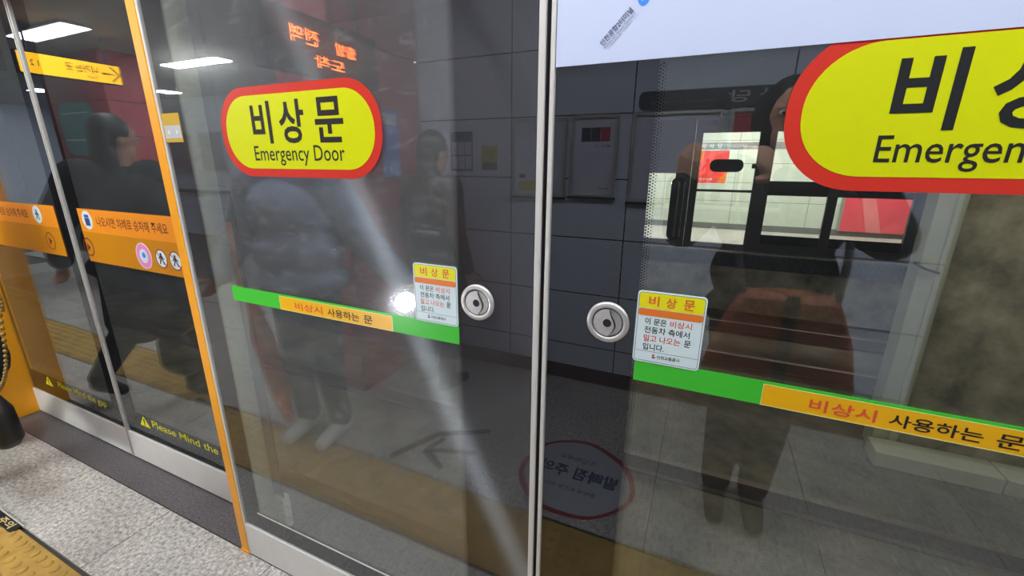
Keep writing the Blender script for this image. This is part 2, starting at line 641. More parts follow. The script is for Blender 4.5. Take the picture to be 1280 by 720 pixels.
# red clad column that steps forward at the end of this wall
rc = struct('column', MB().box(-2.49, -2.045, -1.99, -1.215, 0, 2.8), M['walljoint'])
for za, zb in zip([0.0, 0.28, 0.675, 1.07, 1.46, 1.853, 2.25, 2.645], [0.28, 0.675, 1.07, 1.46, 1.853, 2.25, 2.645, 2.798]):
    obj('panel', MB().box(-2.045, -2.032, -2.0, -1.2, za + .003, zb - .003), M['redclad'], rc)
    obj('panel', MB().box(-2.5, -2.032, -1.215, -1.2, za + .003, zb - .003), M['redclad'], rc)
rc2 = struct('column', MB().box(-8.0, -6.6, -2.6, -1.9, 0, 2.8), M['walljoint'])
for za, zb in zip([0, 0.675, 1.07, 1.46, 1.853, 2.25], [0.675, 1.07, 1.46, 1.853, 2.25, 2.798]):
    obj('panel', MB().box(-8.0, -6.585, -1.9, -1.885, za + .004, zb - .004), M['redclad'], rc2)
    obj('panel', MB().box(-6.6, -6.585, -2.6, -1.9, za + .004, zb - .004), M['redclad'], rc2)

# open platform to the left with its far wall, ceiling and ends
wall_far = struct('wall_far', MB().box(-15, -2.03, -5.2, -4.993, 0, 2.8), M['walljoint'])
wall_tiles(wall_far, [-15 + 1.62 * k for k in range(9)], [0.0, 0.6, 1.07, 1.853, 2.8], -4.99, M['walltile'], gap=0.004)
struct('wall_left', MB().box(-15.2, -15, -5.2, 0.3, 0, 2.8), M['walltile'])
struct('wall_right', MB().box(4.0, 4.2, -4.3, 0.3, 0, 2.8), M['walltile'])
struct('wall_passage', MB().box(1.17, 4.0, -4.4, -4.3, 0, 2.8), M['tunnel'])
struct('wall_passage_side', MB().box(0.97, 1.17, -4.3, WY - 0.26, 0, 2.8), M['tunnel'])
struct('wall_return', MB().box(-2.23, -2.03, -5.0, -2.262, 0, 2.8), M['walltile'])
struct('ceiling', MB().box(-15.2, 4.2, -5.2, 0.30, 2.8, 2.95), M['ceil'])

# ------------------------------------------------------------------ track side
struct('floor_track', MB().box(-15, 14, 0.30, 8.05, -1.45, -1.15), M['trackbed'])
struct('wall_platform_edge', MB().box(-15, 14, 0.24, 0.30, -1.15, -0.30), M['concrete'])
struct('wall_opposite_edge', MB().box(-15, 14, 8.05, 8.25, -1.15, -0.03), M['concrete'])
struct('ceiling_track', MB().box(-15, 14, 0.30, 8.25, 3.3, 3.5), M['tunnel'])
struct('wall_header', MB().box(-15, 14, 0.17, 0.30, 2.26, 3.4), M['tunnel'])
struct('wall_centre_left', MB().box(-15, -1.35, 3.98, 4.22, -1.15, 3.3), M['darkconcrete'])
struct('wall_centre_right', MB().box(1.95, 14, 4.215, 4.4, -1.15, 3.3), M['concrete'])
tr = thing('cable_trough', 'pale concrete cable trough along the foot of the tunnel centre wall', 'trough', (1.8, 3.8, -1.15))
for k in range(9):
    obj('trough_cover', MB().box(1.72 + k * 0.9, 2.61 + k * 0.9, 3.66, 3.94, -1.15, -1.0), M['column'], tr, bevel=0.008)
for k, y in enumerate((1.25, 2.69, 5.45, 6.89)):
    t_ = thing('rail', ['near rail of the near track, below the glass doors', 'far rail of the near track, beside the centre column',
                        'near rail of the far track, beyond the centre column', 'far rail of the far track, under the opposite platform edge'][k],
               'rail', (0, y, -1.15))
    obj('foot', MB().box(-15, 14, y - 0.06, y + 0.06, -1.15, -1.13), M['rail'], t_)
    obj('web', MB().box(-15, 14, y - 0.01, y + 0.01, -1.13, -1.03), M['rail'], t_)
    obj('head', MB().box(-15, 14, y - 0.033, y + 0.033, -1.03, -0.99), M['rail'], t_)
cc = thing('tunnel_column', 'pale grey-green steel column between the two tracks, seen through the right door', 'column', (1.86, 4.0, -1.15))
obj('web', MB().box(1.775, 1.90, 3.98, 4.20, -1.15, 3.3), M['column'], cc)
obj('flange', MB().prism([(1.895, -1.15), (1.965, -1.15), (1.965, 3.3), (1.895, 3.3)], 3.955, 4.2), M['column'], cc, bevel=0.01)
obj('bracket', MB().tube([(1.72, 3.95, 0.74), (1.80, 3.93, 0.70), (1.90, 3.93, 0.67)], 0.012), M['darkmetal'], cc)
for k, x in enumerate((-4.5, 0.4, 3.4)):  # lamps added to brighten the tunnel wall and column
    t_ = thing('tunnel_fill_light', ['added fill light on the tunnel roof over the left track bed', 'added fill light on the tunnel roof above the near track',
                                'added fill light on the tunnel roof beside the centre wall'][k], 'light', (x, 2.0, 3.3))
    obj('housing', MB().box(x - 0.65, x + 0.65, 1.94, 2.06, 3.24, 3.30), M['alu'], t_)
    obj('tube', MB().box(x - 0.62, x + 0.62, 1.96, 2.04, 3.215, 3.24), M['fill_tun'], t_)

# opposite platform
OY = 8.175
struct('floor_opposite', MB().box(-15, 14, 8.05, 11.4, -0.3, 0), M['tile'])
ot = struct('trim_opposite_tactile', MB().box(-6, 9, 8.62, 8.96, 0, 0.006), M['tactile'])
wall_opp = struct('wall_opposite', MB().box(-15, 14, 11.27, 11.5, 0, 3.0), M['walljoint'])
wall_tiles(wall_opp, [-5.92 + 1.62 * k for k in range(8)], [0.14, 0.70, 1.147, 1.60, 1.93, 2.13, 2.6, 3.0], 11.255, M['oppwall'], face=-1, gap=0.004)
struct('baseboard_opposite', MB().box(-6, 8, 11.235, 11.27, 0, 0.14), mat('base_grey', rgb(112, 112, 110), 0.5))
struct('ceiling_opposite', MB().box(-15, 14, 8.25, 11.5, 2.9, 3.0), M['ceil'])
ob = thing('station_name_band', 'grey station name band with white letters on the far platform wall', 'sign', (0, 11.25, 1.95))
obj('band', MB().box(-4, 6, 11.242, 11.254, 1.935, 2.085), mat('opp_band', rgb(128, 130, 130), 0.5), ob)
for k, s in enumerate('의사당'):
    text('letter', ob, s, M['white'], (-0.235 + 0.185 * k, 11.242, 2.01), 0.11, 0.11, bold=0.02)
text('caption', ob, 'National Assembly', M['white'], (0.62, 11.242, 1.985), 0.62, 0.045)
rp = thing('advert_poster', 'red and orange poster on the far platform wall under the name band', 'poster', (0.03, 11.25, 1.1))
obj('sheet', MB().box(-0.33, 0.37, 11.244, 11.254, 1.12, 1.90), M['redposter'], rp)
obj('frame', MB().ring([(-0.35, 1.10), (0.39, 1.10), (0.39, 1.92), (-0.35, 1.92)], [(-0.33, 1.12), (0.37, 1.12), (0.37, 1.90), (-0.33, 1.90)], 11.238, 11.254), M['white'], rp)
text('caption', rp, '안내', M['white'], (-0.1, 11.244, 1.22), 0.3, 0.06)
obj('blaze', MB().prism([(0.15, 1.12), (0.37, 1.12), (0.37, 1.5), (0.28, 1.34)], 11.2425, 11.2435), M['storange'], rp)
obj('blaze', MB().prism([(-0.33, 1.9), (-0.33, 1.5), (-0.22, 1.65), (-0.18, 1.9)], 11.2425, 11.2435), M['storange'], rp)
rp2 = thing('advert_hoarding', 'large pinkish red advert panel standing on the far platform wall at right', 'panel', (3.5, 11.2, 0.1))
obj('panel', MB().box(2.85, 4.25, 11.19, 11.25, 0.12, 1.45), M['pinkred'], rp2)
obj('stripe', MB().prism([(3.05, 1.2), (3.30, 1.2), (3.62, 0.12), (3.35, 0.12)], 11.186, 11.19), mat('pink_stripe', rgb(232, 128, 130), 0.4), rp2)
obj('edge', MB().box(2.81, 2.85, 11.19, 11.25, 0.12, 1.45), M['alu'], rp2)
for k, x in enumerate((-2.0, 0.7, 3.4)):
    t_ = thing('ceiling_light', 'bright ceiling panel over the opposite platform', 'light', (x, 9.9, 2.9), 'ceiling panels of the opposite platform')
    obj('frame', MB().box(x - 0.64, x + 0.64, 9.72, 10.08, 2.872, 2.899), M['alu'], t_)
    obj('diffuser', MB().box(x - 0.62, x + 0.62, 9.74, 10.06, 2.866, 2.872), M['lamp_opp'], t_)

# the opposite screen doors, seen from behind
DM = M['darkmetal']


def opp_glass(parent, x0, x1, z0, z1):
    o = obj('glass_pane', MB().box(x0, x1, OY + 0.02, OY + 0.028, z0, z1), M['glass_b'], parent)
    return o


def opp_frame(parent, x0, x1, z0, z1, xa, xb, za, zb):
    obj('frame', MB().ring([(x0, z0), (x1, z0), (x1, z1), (x0, z1)], [(xa, za), (xb, za), (xb, zb), (xa, zb)], OY - 0.02, OY + 0.05), DM, parent)


struct('wall_opposite_header', MB().box(-15, 14, OY - 0.06, OY + 0.10, 2.36, 3.3), M['tunnel'])
e1 = thing('opposite_emergency_door', 'dark back of the far emergency door left of the pill-shaped sign back', 'door', (-0.85, OY, 0))
opp_frame(e1, -1.36, -0.335, 0, 2.36, -1.24, -0.60, 0.13, 1.40)
opp_glass(e1, -1.24, -0.60, 0.13, 1.40)
obj('push_bar', MB().cone((-0.52, OY - 0.05, 0.2), (-0.52, OY - 0.05, 1.25), 0.012, 0.012), M['alu'], e1)
obj('push_bar', MB().cone((-0.42, OY - 0.05, 0.2), (-0.42, OY - 0.05, 1.25), 0.012, 0.012), M['alu'], e1)
obj('push_bar_cover', MB().prism(rrect(-0.66, -0.40, 0.12, 1.33, 0.12), OY - 0.035, OY - 0.02), M['rubber'], e1)
e2 = thing('opposite_emergency_door', 'far emergency door with the dark pill-shaped back of its sign', 'door', (0.25, OY, 0))
opp_frame(e2, -0.33, 0.84, 0, 2.36, -0.20, 0.72, 0.12, 2.12)
opp_glass(e2, -0.20, 0.72, 0.12, 2.12)
obj('sign_back', MB().prism(rrect(-0.03, 0.53, 1.435, 1.66, 0.108), OY + 0.012, OY + 0.019), M['band_dark'], e2)
obj('stripe_back', MB().box(-0.20, 0.72, OY + 0.012, OY + 0.019, 1.075, 1.12), M['rubber'], e2)
obj('door_closer', MB().box(0.66, 0.72, OY - 0.03, OY + 0.0, 1.50, 1.58), M['rubber'], e2)
for k, (xa, xb, lb) in enumerate(((0.98, 1.88, 'far sliding door leaf beside the door with the pill-shaped sign back'),
                                  (2.02, 3.03, 'far sliding door leaf in front of the pinkish red panel'))):
    sd = thing('opposite_sliding_door', lb, 'door', ((xa + xb) / 2, OY, 0))
    opp_frame(sd, xa - 0.14 if k == 0 else xa - 0.07, xb + 0.07 if k == 0 else xb + 0.12, 0, 2.36, xa, xb, 0.16, 2.12)
    opp_glass(sd, xa, xb, 0.16, 2.12)
    obj('band_back', MB().box(xa, xb, OY + 0.012, OY + 0.019, 1.04, 1.29), mat('band_back', rgb(46, 32, 40), 0.6), sd)
    obj('lower_frit', MB().box(xa, xb, OY + 0.012, OY + 0.019, 0.16, 0.33), M['frit'], sd)
e3 = thing('opposite_emergency_door', 'narrow glazed far door panel just left of the tunnel column', 'door', (3.5, OY, 0))
opp_frame(e3, 3.16, 5.0, 0, 2.36, 3.22, 4.9, 0.12, 2.12)
opp_glass(e3, 3.22, 4.9, 0.12, 2.12)
obj('hinge', MB().box(3.162, 3.30, OY - 0.03, OY, 1.03, 1.10), M['rubber'], e3)
obj('hinge', MB().box(3.162, 3.24, OY - 0.03, OY, 0.42, 0.47), M['rubber'], e3)

# ------------------------------------------------------------------ platform screen doors
struct('trim_header', MB().box(-15, 4.0, 0.02, 0.17, 2.26, 2.8), M['alu'])
GT = 2.20     # top of the panes


def orange_post(name, label, x0, x1, y0, y1):
    t_ = thing(name, label, 'door jamb', ((x0 + x1) / 2, (y0 + y1) / 2, 0))
    obj('post', MB().box(x0, x1, y0, y1, 0.002, 2.258), M['orange'], t_, bevel=0.003)
    return t_


p_ = orange_post('door_jamb', 'narrow orange door jamb between the sliding doors and the emergency door', -1.588, -1.561, 0.012, 0.140)
obj('front_cover', MB().box(-1.588, -1.546, -0.004, 0.012, 0.002, 2.258), M['orange'], p_, bevel=0.002)
obj('inner_post', MB().box(-1.561, -1.546, 0.012, 0.140, 0.002, 2.258), M['column'], p_, label='pale grey inner side of the jamb')
obj('foot_cap', MB().box(-1.592, -1.542, -0.007, 0.0, 0.0, 0.012), M['orange'], p_)
orange_post('door_jamb', 'wide orange side of the door jamb at the left edge, behind the gold bag chain', -3.90, -3.766, 0.0, 0.17)


def pane(parent, x0, x1, z0, z1, y, front, back):
    """a slab of glass: the front face carries the dust, the other faces are clean"""
    mb = MB().box(x0, x1, y, y + 0.008, z0, z1)
    mb.mi = [1, 1, 0, 1, 2, 1]
    return obj('glass_pane', mb, [front, M['glass_b'], back], parent)


def frit(parent, x0, x1, z0, z1, y):
    return obj('frit_border', MB().box(x0, x1, y + 0.0062, y + 0.0072, z0, z1), M['frit'], parent)


def frit_dots(parent, x, side, z0, z1, y):
    mb = MB()
    for c_ in range(3):
        r = (0.0021, 0.0017, 0.0012)[c_]
        n = int((z1 - z0) / 0.0055)
        for k in range(n):
            zz = z0 + 0.0055 * (k + 0.5 * (c_ % 2))
            xx = x + side * (0.0024 + 0.0046 * c_)
            b = len(mb.v)
            mb.v += [(xx + r * math.cos(a * math.pi / 3), y + 0.0066, zz + r * math.sin(a * math.pi / 3)) for a in range(6)]
            mb.face(*range(b, b + 6))
    o = obj('frit_dots', mb, M['frit'], parent)
    o['kind'] = 'stuff'
    return o


def door_lock(parent, cx, cz):
    y = 0.0
    ring = obj('lock_rose', MB().lathe_y([(0.0312, -0.001), (0.0318, -0.0055), (0.0335, -0.0066), (0.0405, -0.0060), (0.0424, -0.0042), (0.0432, 0.0)], cx, cz, 56),
               M['steel'], parent, smooth=True)
    mb = MB().lathe_y([(0.0001, -0.0022), (0.0302, -0.0022), (0.0308, -0.0012)], cx, cz, 48)
    obj('lock_dish', mb, M['steel_in'], ring)
    # raised crescent grip: everything left of an S-shaped edge
    pts = []
    for i in range(25):
        a = R_(84 + 192 * i / 24)
        pts.append((cx + 0.0285 * math.cos(a), cz + 0.0285 * math.sin(a)))
    for i in range(1, 16):
        u = i / 16
        zz = -0.0283 + 0.0566 * u
        pts.append((cx + 0.003 + 0.0095 * math.sin(u * math.pi) ** 1.3 + 0.003 * math.sin(u * 2 * math.pi), cz + zz))
    obj('lock_grip', MB().prism(pts, -0.0062, -0.0023), M['steel'], ring, bevel=0.0008)
    slot = pts[25:]
    wide = [(px + 0.0024 * math.sin(math.pi * i / (len(slot) - 1)) + 0.0006, pz) for i, (px, pz) in enumerate(slot)]
    obj('grip_slot', MB().prism((slot + wide[::-1])[::-1], -0.0034, -0.0023), M['rubber'], ring, label='dark S-shaped slot beside the grip')
    obj('keyhole', MB().prism(circ(cx, cz, 0.0088, 24), -0.0068, -0.0061), M['rubber'], ring, label='dark round keyhole')
    obj('keyhole_collar', MB().ring(circ(cx, cz, 0.0112, 24), circ(cx, cz, 0.0088, 24), -0.0078, -0.0060), M['steel'], ring)
    groove = MB().ring(circ(cx, cz, 0.0303, 40), circ(cx, cz, 0.0291, 40), -0.0030, -0.0022)
    obj('lock_groove', groove, M['rubber'], ring)
    return ring


def emergency_sign(parent, x0, z0=1.513, wd=0.563, ht=0.226):
    x1, z1 = x0 + wd, z0 + ht
    s = obj('emergency_sign', MB().prism(rrect(x0, x1, z0, z1, 0.104, 14), -0.0010, 0.0), M['red'], parent, label='red bordered yellow pill-shaped emergency door sign')
    obj('yellow_field', MB().prism(rrect(x0 + .021, x1 - .021, z0 + .021, z1 - .021, 0.088, 14), -0.0014, -0.0010), M['yellow'], s)
    for ch, a, b in (('비', 0.128, 0.203), ('상', 0.232, 0.322), ('문', 0.358, 0.450)):
        text('hangul_letter', s, ch, M['black'], (x0 + (a + b) / 2, -0.0014, z0 + 0.137), b - a, 0.104, bold=0.022)
    text('caption', s, 'Emergency Door', M['black'], (x0 + 0.2835, -0.0014, z0 + 0.0545), 0.323, 0.050, bold=0.004)
    return s


def notice_sticker(parent, x0, z0, wd=0.124, ht=0.148):
    x1, z1 = x0 + wd, z0 + ht
    yb = -0.0016
    s = obj('notice_sticker', MB().prism(rrect(x0, x1, z0, z1, 0.008, 5), yb, 0.0), M['white'], parent, label='small white instruction sticker with yellow heading')
    obj('outline', MB().ring(rrect(x0 + .003, x1 - .003, z0 + .003, z1 - .003, 0.006, 5), rrect(x0 + .0037, x1 - .0037, z0 + .0037, z1 - .0037, 0.0055, 5), yb - .0002, yb), M['black'], s)
    obj('heading', MB().prism(rrect(x0 + .004, x1 - .004, z1 - .034, z1 - .004, 0.005, 5), yb - .0004, yb), M['styellow'], s)
    obj('orange_bar', MB().prism(rrect(x0 + .004, x1 - .004, z1 - .0495, z1 - .0355, 0.004, 4), yb - .0004, yb), M['storange'], s)
    for k, ch in enumerate('비상문'):
        text('heading_letter', s, ch, M['redtxt'], (x0 + 0.031 + 0.0315 * k, yb - .0004, z1 - .019), 0.019, 0.0205, bold=0.012)
    rows = (((('이 문은', 'black', 0.018, 0.058), ('비상시', 'redtxt', 0.064, 0.103))),
            ((('전동차 측에서', 'black', 0.018, 0.101),)),
            ((('밀고 나오는', 'redtxt', 0.018, 0.086), ('문', 'black', 0.093, 0.105))),
            ((('입니다.', 'black', 0.018, 0.058),)))
    for k, row in enumerate(rows):
        zz = z1 - 0.0605 - 0.0178 * k
        for s_, m_, a, b in row:
            text('notice_text', s, s_, M[m_], (x0 + (a + b) / 2, yb, zz), b - a, 0.0138, bold=0.008)
    obj('rule', MB().box(x0 + .004, x1 - .004, yb - .0002, yb, z0 + .0238, z0 + .0243), M['black'], s)
    text('operator_name', s, '인천교통공사', M['black'], (x0 + 0.068, yb, z0 + .0150), 0.042, 0.0075, bold=0.012)
    lg = MB()
    lg.prism([(x0 + .036, z0 + .012), (x0 + .040, z0 + .0105), (x0 + .0445, z0 + .0125), (x0 + .0405, z0 + .0145)], yb - .0003, yb)
    obj('operator_logo', lg, M['navytxt'], s)
    lg = MB().prism([(x0 + .0365, z0 + .0155), (x0 + .0405, z0 + .0150), (x0 + .0425, z0 + .0185), (x0 + .039, z0 + .0195)], yb - .0003, yb)
    obj('operator_logo', lg, M['redtxt'], s)
    return s


def stripe(parent, x0, x1, xa, xb, txt):
    """green safety stripe with an amber worded section from xa to xb"""
    s = obj('safety_stripe', MB().box(x0, x1, -0.0008, 0.0, 1.1265, 1.1745), M['green'], parent, label='bright green safety stripe with an amber section')
    obj('amber_section', MB().box(xa, xb, -0.0012, -0.0008, 1.1265, 1.1690), M['amber'], s)
    obj('amber_edge', MB().ring([(xa, 1.1265), (xb, 1.1265), (xb, 1.1690), (xa, 1.1690)], [(xa + .0012, 1.1277), (xb - .0012, 1.1277), (xb - .0012, 1.1678), (xa + .0012, 1.1678)], -0.0014, -0.0012), M['paleedge'], s)
    for s_, m_, a, b in txt:
        text('stripe_text', s, s_, M[m_], ((a + b) / 2, -0.0012, 1.1465), b - a, 0.0235, bold=0.014)
    return s


# left emergency door
edl = thing('emergency_door', 'left emergency glass door with the whole pill sign, next to the orange jamb', 'door', (-0.92, 0, 0))
pane(edl, -1.532, -0.318, 0.16, GT, 0.0, M['glass_l'], M['dusty_l'])
frit(edl, -1.532, -1.443, 0.16, GT, 0.0)
frit(edl, -0.506, -0.318, 0.16, GT, 0.0)
frit(edl, -1.443, -0.506, 0.16, 0.243, 0.0)
frit(edl, -1.443, -0.506, 2.06, GT, 0.0)
frit_dots(edl, -0.506, -1, 0.25, 2.05, 0.0)
frit_dots(edl, -1.443, 1, 0.25, 2.05, 0.0)
obj('edge_profile', MB().box(-1.5425, -1.5335, -0.003, 0.03, 0.005, 2.25), M['alu_bright'], edl, bevel=0.001)
obj('edge_profile', MB().box(-0.3175, -0.3035, -0.004, 0.04, 0.005, 2.25), M['alu_bright'], edl, bevel=0.003)
obj('edge_gasket', MB().box(-0.3035, -0.300, 0.003, 0.04, 0.005, 2.25), M['rubber'], edl)
obj('kick_plate', MB().box(-1.5335, -0.3175, -0.003, 0.03, 0.006, 0.16), M['kick'], edl, bevel=0.002)
obj('bottom_bead', MB().box(-1.443, -0.506, -0.0012, 0.0, 0.2425, 0.2485), M['alu_bright'], edl, label='thin pale bead along the foot of the glass')
emergency_sign(edl, -1.26)
stripe(edl, -1.346, -0.508, -1.130, -0.709, (('비상시', 'redtxt', -1.066, -0.957), ('사용하는', 'black', -0.938, -0.822), ('문', 'black', -0.806, -0.776)))
notice_sticker(edl, -0.633, 1.172)
door_lock(edl, -0.456, 1.242)
ss = obj('corner_label', MB().box(-1.533, -1.446, -0.0008, 0.0, 1.607, 1.689), M['mustard'], edl, label='small mustard and grey label beside the orange jamb')
obj('grey_field', MB().box(-1.527, -1.449, -0.0012, -0.0008, 1.618, 1.655), M['stk_grey'], ss)
obj('pale_mark', MB().prism([(-1.516, 1.636), (-1.503, 1.628), (-1.503, 1.644)], -0.0015, -0.0012), M['white'], ss)
obj('pale_mark', MB().prism([(-1.462, 1.636), (-1.472, 1.644), (-1.472, 1.628)], -0.0015, -0.0012), M['white'], ss)

# right emergency door
edr = thing('emergency_door', 'right emergency glass door with white route board across its top', 'door', (0.33, 0, 0))
RX = 0.95
pane(edr, -0.285, RX - 0.02, 0.16, GT, 0.0, M['glass_r'], M['dusty_r'])
frit(edr, -0.285, -0.1005, 0.16, GT, 0.0)
frit(edr, RX - 0.11, RX - 0.02, 0.16, GT, 0.0)
frit(edr, -0.1005, RX - 0.11, 0.16, 0.243, 0.0)
frit(edr, -0.1005, RX - 0.11, 2.06, GT, 0.0)
frit_dots(edr, -0.1005, 1, 0.25, 1.72, 0.0)
obj('edge_profile', MB().box(-0.2935, -0.2845, -0.004, 0.04, 0.005, 2.25), M['alu_bright'], edr, bevel=0.002)
obj('edge_gasket', MB().box(-0.298, -0.2935, 0.003, 0.04, 0.005, 2.25), M['rubber'], edr)
obj('edge_profile', MB().box(RX - 0.02, RX - 0.01, -0.003, 0.03, 0.005, 2.25), M['alu_bright'], edr)
obj('kick_plate', MB().box(-0.2845, RX - 0.02, -0.003, 0.03, 0.006, 0.16), M['kick'], edr, bevel=0.002)
obj('bottom_bead', MB().box(-0.1005, RX - 0.11, -0.0012, 0.0, 0.2425, 0.2485), M['alu_bright'], edr, label='thin pale bead along the foot of the glass')
emergency_sign(edr, 0.096, 1.514)
stripe(edr, -0.0945, RX - 0.12, 0.134, 0.560, (('비상시', 'redtxt', 0.208, 0.303), ('사용하는', 'black', 0.320, 0.437), ('문', 'black', 0.452, 0.483)))
notice_sticker(edr, -0.1000, 1.170)
door_lock(edr, -0.1545, 1.242)
bd = obj('route_board', MB().box(-0.283, RX - 0.03, -0.0022, 0.0, 1.7215, 2.10), M['board'], edr, label='white route board with slanted station name')
ang = R_(45)
bx, bz = -0.1765, 1.7755
nx, nz = math.sin(ang), -math.cos(ang)


def bt(s_, m_, off, ln, h, along=0.0, bold=0.0):
    text('station_text', bd, s_, M[m_], (bx + nx * off + math.cos(ang) * along, -0.0022, bz + nz * off + math.sin(ang) * along), ln, h, spin=ang, bold=bold)


bt('인천공항2터미널', 'navytxt', 0.0, 0.069, 0.0105, bold=0.014)
bt("Incheon Int'l Airport Terminal 2", 'greytxt', 0.0092, 0.068, 0.0058, bold=0.006)
bt('仁川机场2号航站楼', 'greytxt', 0.0140, 0.030, 0.0036, along=-0.016)
bt('仁川空港第2ターミナル', 'greytxt', 0.0140, 0.032, 0.0036, along=0.019)
obj('line_dot', MB().prism(circ(-0.134, 1.8135, 0.0095, 28, 0.0115), -0.0026, -0.0022), M['blue'], bd, label='blue line dot')
text('line_mark', bd, '공항', M['white'], (-0.134, -0.0026, 1.8135), 0.011, 0.006, spin=ang)

orange_post('door_jamb', 'narrow orange door jamb at the far edge of the right emergency door', RX - 0.008, RX + 0.034, -0.004, 0.17)

# sliding doors
LX0, LXC, RX1 = -3.764, -2.690, -1.50


def circle_icon(parent, cx, cz, r, ring_m, field_m, glyph=None, slash=False, ringw=0.12):
    y = PSD_Y - 0.0012
    c_ = obj('pictogram', MB().ring(circ(cx, cz, r), circ(cx, cz, r * (1 - ringw)), y - .0004, y + .0004), ring_m, parent)
    if field_m:
        obj('pictogram_field', MB().prism(circ(cx, cz, r * (1 - ringw)), y - .0003, y + .0003), field_m, c_)
    if glyph == 'walker':
        mb = MB().prism(circ(cx, cz + r * .45, r * .16, 12), y - .0008, y - .0004)
        mb.prism([(cx - r * .14, cz - r * .1), (cx + r * .14, cz - r * .1), (cx + r * .2, cz + r * .3), (cx - r * .2, cz + r * .3)], y - .0008, y - .0004)
        for s in (-1, 1):
            mb.prism([(cx, cz - r * .02), (cx + s * r * .3, cz - r * .6), (cx + s * r * .44, cz - r * .55), (cx + s * r * .14, cz + r * .02)][::s], y - .0008, y - .0004)
            mb.prism([(cx + s * r * .12, cz + r * .28), (cx + s * r * .5, cz + r * .02), (cx + s * r * .42, cz - r * .08), (cx + s * r * .1, cz + r * .14)][::-s], y - .0008, y - .0004)
        obj('pictogram_figure', mb, M['black'] if slash else M['navytxt'], c_)
    elif glyph == 'people':
        mb = MB()
        for dx in (-.28, 0.02, .3):
            mb.prism(circ(cx + dx * r, cz + r * .42, r * .17, 12), y - .0008, y - .0004)
            mb.prism([(cx + (dx - .16) * r, cz - r * .6), (cx + (dx + .16) * r, cz - r * .6), (cx + (dx + .2) * r, cz + r * .22), (cx + (dx - .2) * r, cz + r * .22)], y - .0008, y - .0004)
        obj('pictogram_figure', mb, M['posterblue'], c_)
    elif glyph == 'play':
        obj('pictogram_figure', MB().prism([(cx - r * .25, cz - r * .42), (cx + r * .42, cz), (cx - r * .25, cz + r * .42)], y - .0008, y - .0004), M['maroon'], c_)
    if slash:
        a = R_(135)
        dx, dz = math.cos(a) * r * .9, math.sin(a) * r * .9
        px, pz = -math.sin(a) * r * .05, math.cos(a) * r * .05
        obj('pictogram_slash', MB().prism([(cx + dx + px, cz + dz + pz), (cx - dx + px, cz - dz + pz), (cx - dx - px, cz - dz - pz), (cx + dx - px, cz + dz - pz)][::-1], y - .0012, y - .0008), ring_m, c_)
    return c_


def leaf(name, label, x0, x1, bx0, bx1, fl, fr):
    y = PSD_Y
    t_ = thing(name, label, 'door', ((x0 + x1) / 2, y, 0))
    pane(t_, x0, x1, 0.168, 2.24, y, M['glass_s'], M['dusty_s'])
    frit(t_, x0, x0 + fl, 0.168, 2.24, y)
    frit(t_, x1 - fr, x1, 0.168, 2.24, y)
    frit(t_, x0 + fl, x1 - fr, 0.168, 0.30, y)
    obj('kick_plate', MB().box(x0, x1, y - 0.004, y + 0.03, 0.008, 0.168), M['kick'], t_, bevel=0.002)
    b1 = obj('orange_band', MB().box(bx0, bx1, y - 0.0010, y, 1.244, 1.3475), M['band_orange'], t_, label='orange worded band')
    obj('gold_band', MB().box(bx0, bx1, y - 0.0010, y, 1.105, 1.244), M['band_gold'], t_, label='darker gold band with pictograms')
    return t_, b1


lr, b1 = leaf('sliding_door', 'right sliding door leaf with orange lettered band beside the orange jamb', LXC + 0.0125, RX1, -2.585, RX1 - 0.02, 0.10, 0.09)
obj('seal', MB().box(LXC + 0.008, LXC + 0.0125, PSD_Y - 0.006, PSD_Y + 0.03, 0.008, 2.25), M['alu_bright'], lr)
obj('seal_rubber', MB().box(LXC - 0.006, LXC + 0.008, PSD_Y - 0.001, PSD_Y + 0.03, 0.008, 2.25), M['rubber'], lr)
text('band_text', b1, '나오시면 차례로 승차해 주세요', M['maroon'], (-2.175, PSD_Y - 0.001, 1.296), 0.525, 0.045, bold=0.006)
circle_icon(lr, -2.515, 1.298, 0.042, M['white'], M['white'], 'people', ringw=0.06)
circle_icon(lr, -1.80, 1.298, 0.042, M['white'], M['white'], 'people', ringw=0.06)
circle_icon(lr, -2.565, 1.172, 0.043, M['maroon'], None, 'play', ringw=0.14)
pk = circle_icon(lr, -2.125, 1.170, 0.056, M['white'], M['pink'], None, ringw=0.07)
obj('pictogram_centre', MB().prism(circ(-2.125, 1.170, 0.03), PSD_Y - 0.0022, PSD_Y - 0.0015), M['white'], pk)
obj('pictogram_figure', MB().prism(circ(-2.122, 1.174, 0.012, 16), PSD_Y - 0.0026, PSD_Y - 0.0022), M['blue'], pk)
circle_icon(lr, -2.000, 1.170, 0.040, M['ringred'], M['white'], 'walker', True)
circle_icon(lr, -1.905, 1.170, 0.040, M['ringred'], M['white'], 'walker', True)


def mind_gap(parent, tx, x0, x1, zc=0.262):
    y = PSD_Y - 0.0004
    g = obj('warning_triangle', MB().prism([(tx - 0.045, zc - .018), (tx + 0.045, zc - .018), (tx, zc + .042)], y - 0.0004, y + .0004), M['styellow'], parent, label='yellow warning triangle')
    obj('exclamation_mark', MB().prism([(tx - .005, zc - .002), (tx + .005, zc - .002), (tx + .007, zc + .026), (tx - .007, zc + .026)], y - .0009, y - .0004).box(tx - .005, tx + .005, y - .0009, y - .0004, zc - .013, zc - .006), M['black'], g)
    text('warning_text', parent, 'Please Mind the gap', M['styellow'], ((x0 + x1) / 2, y, zc + .012), x1 - x0, 0.052, bold=0.004)


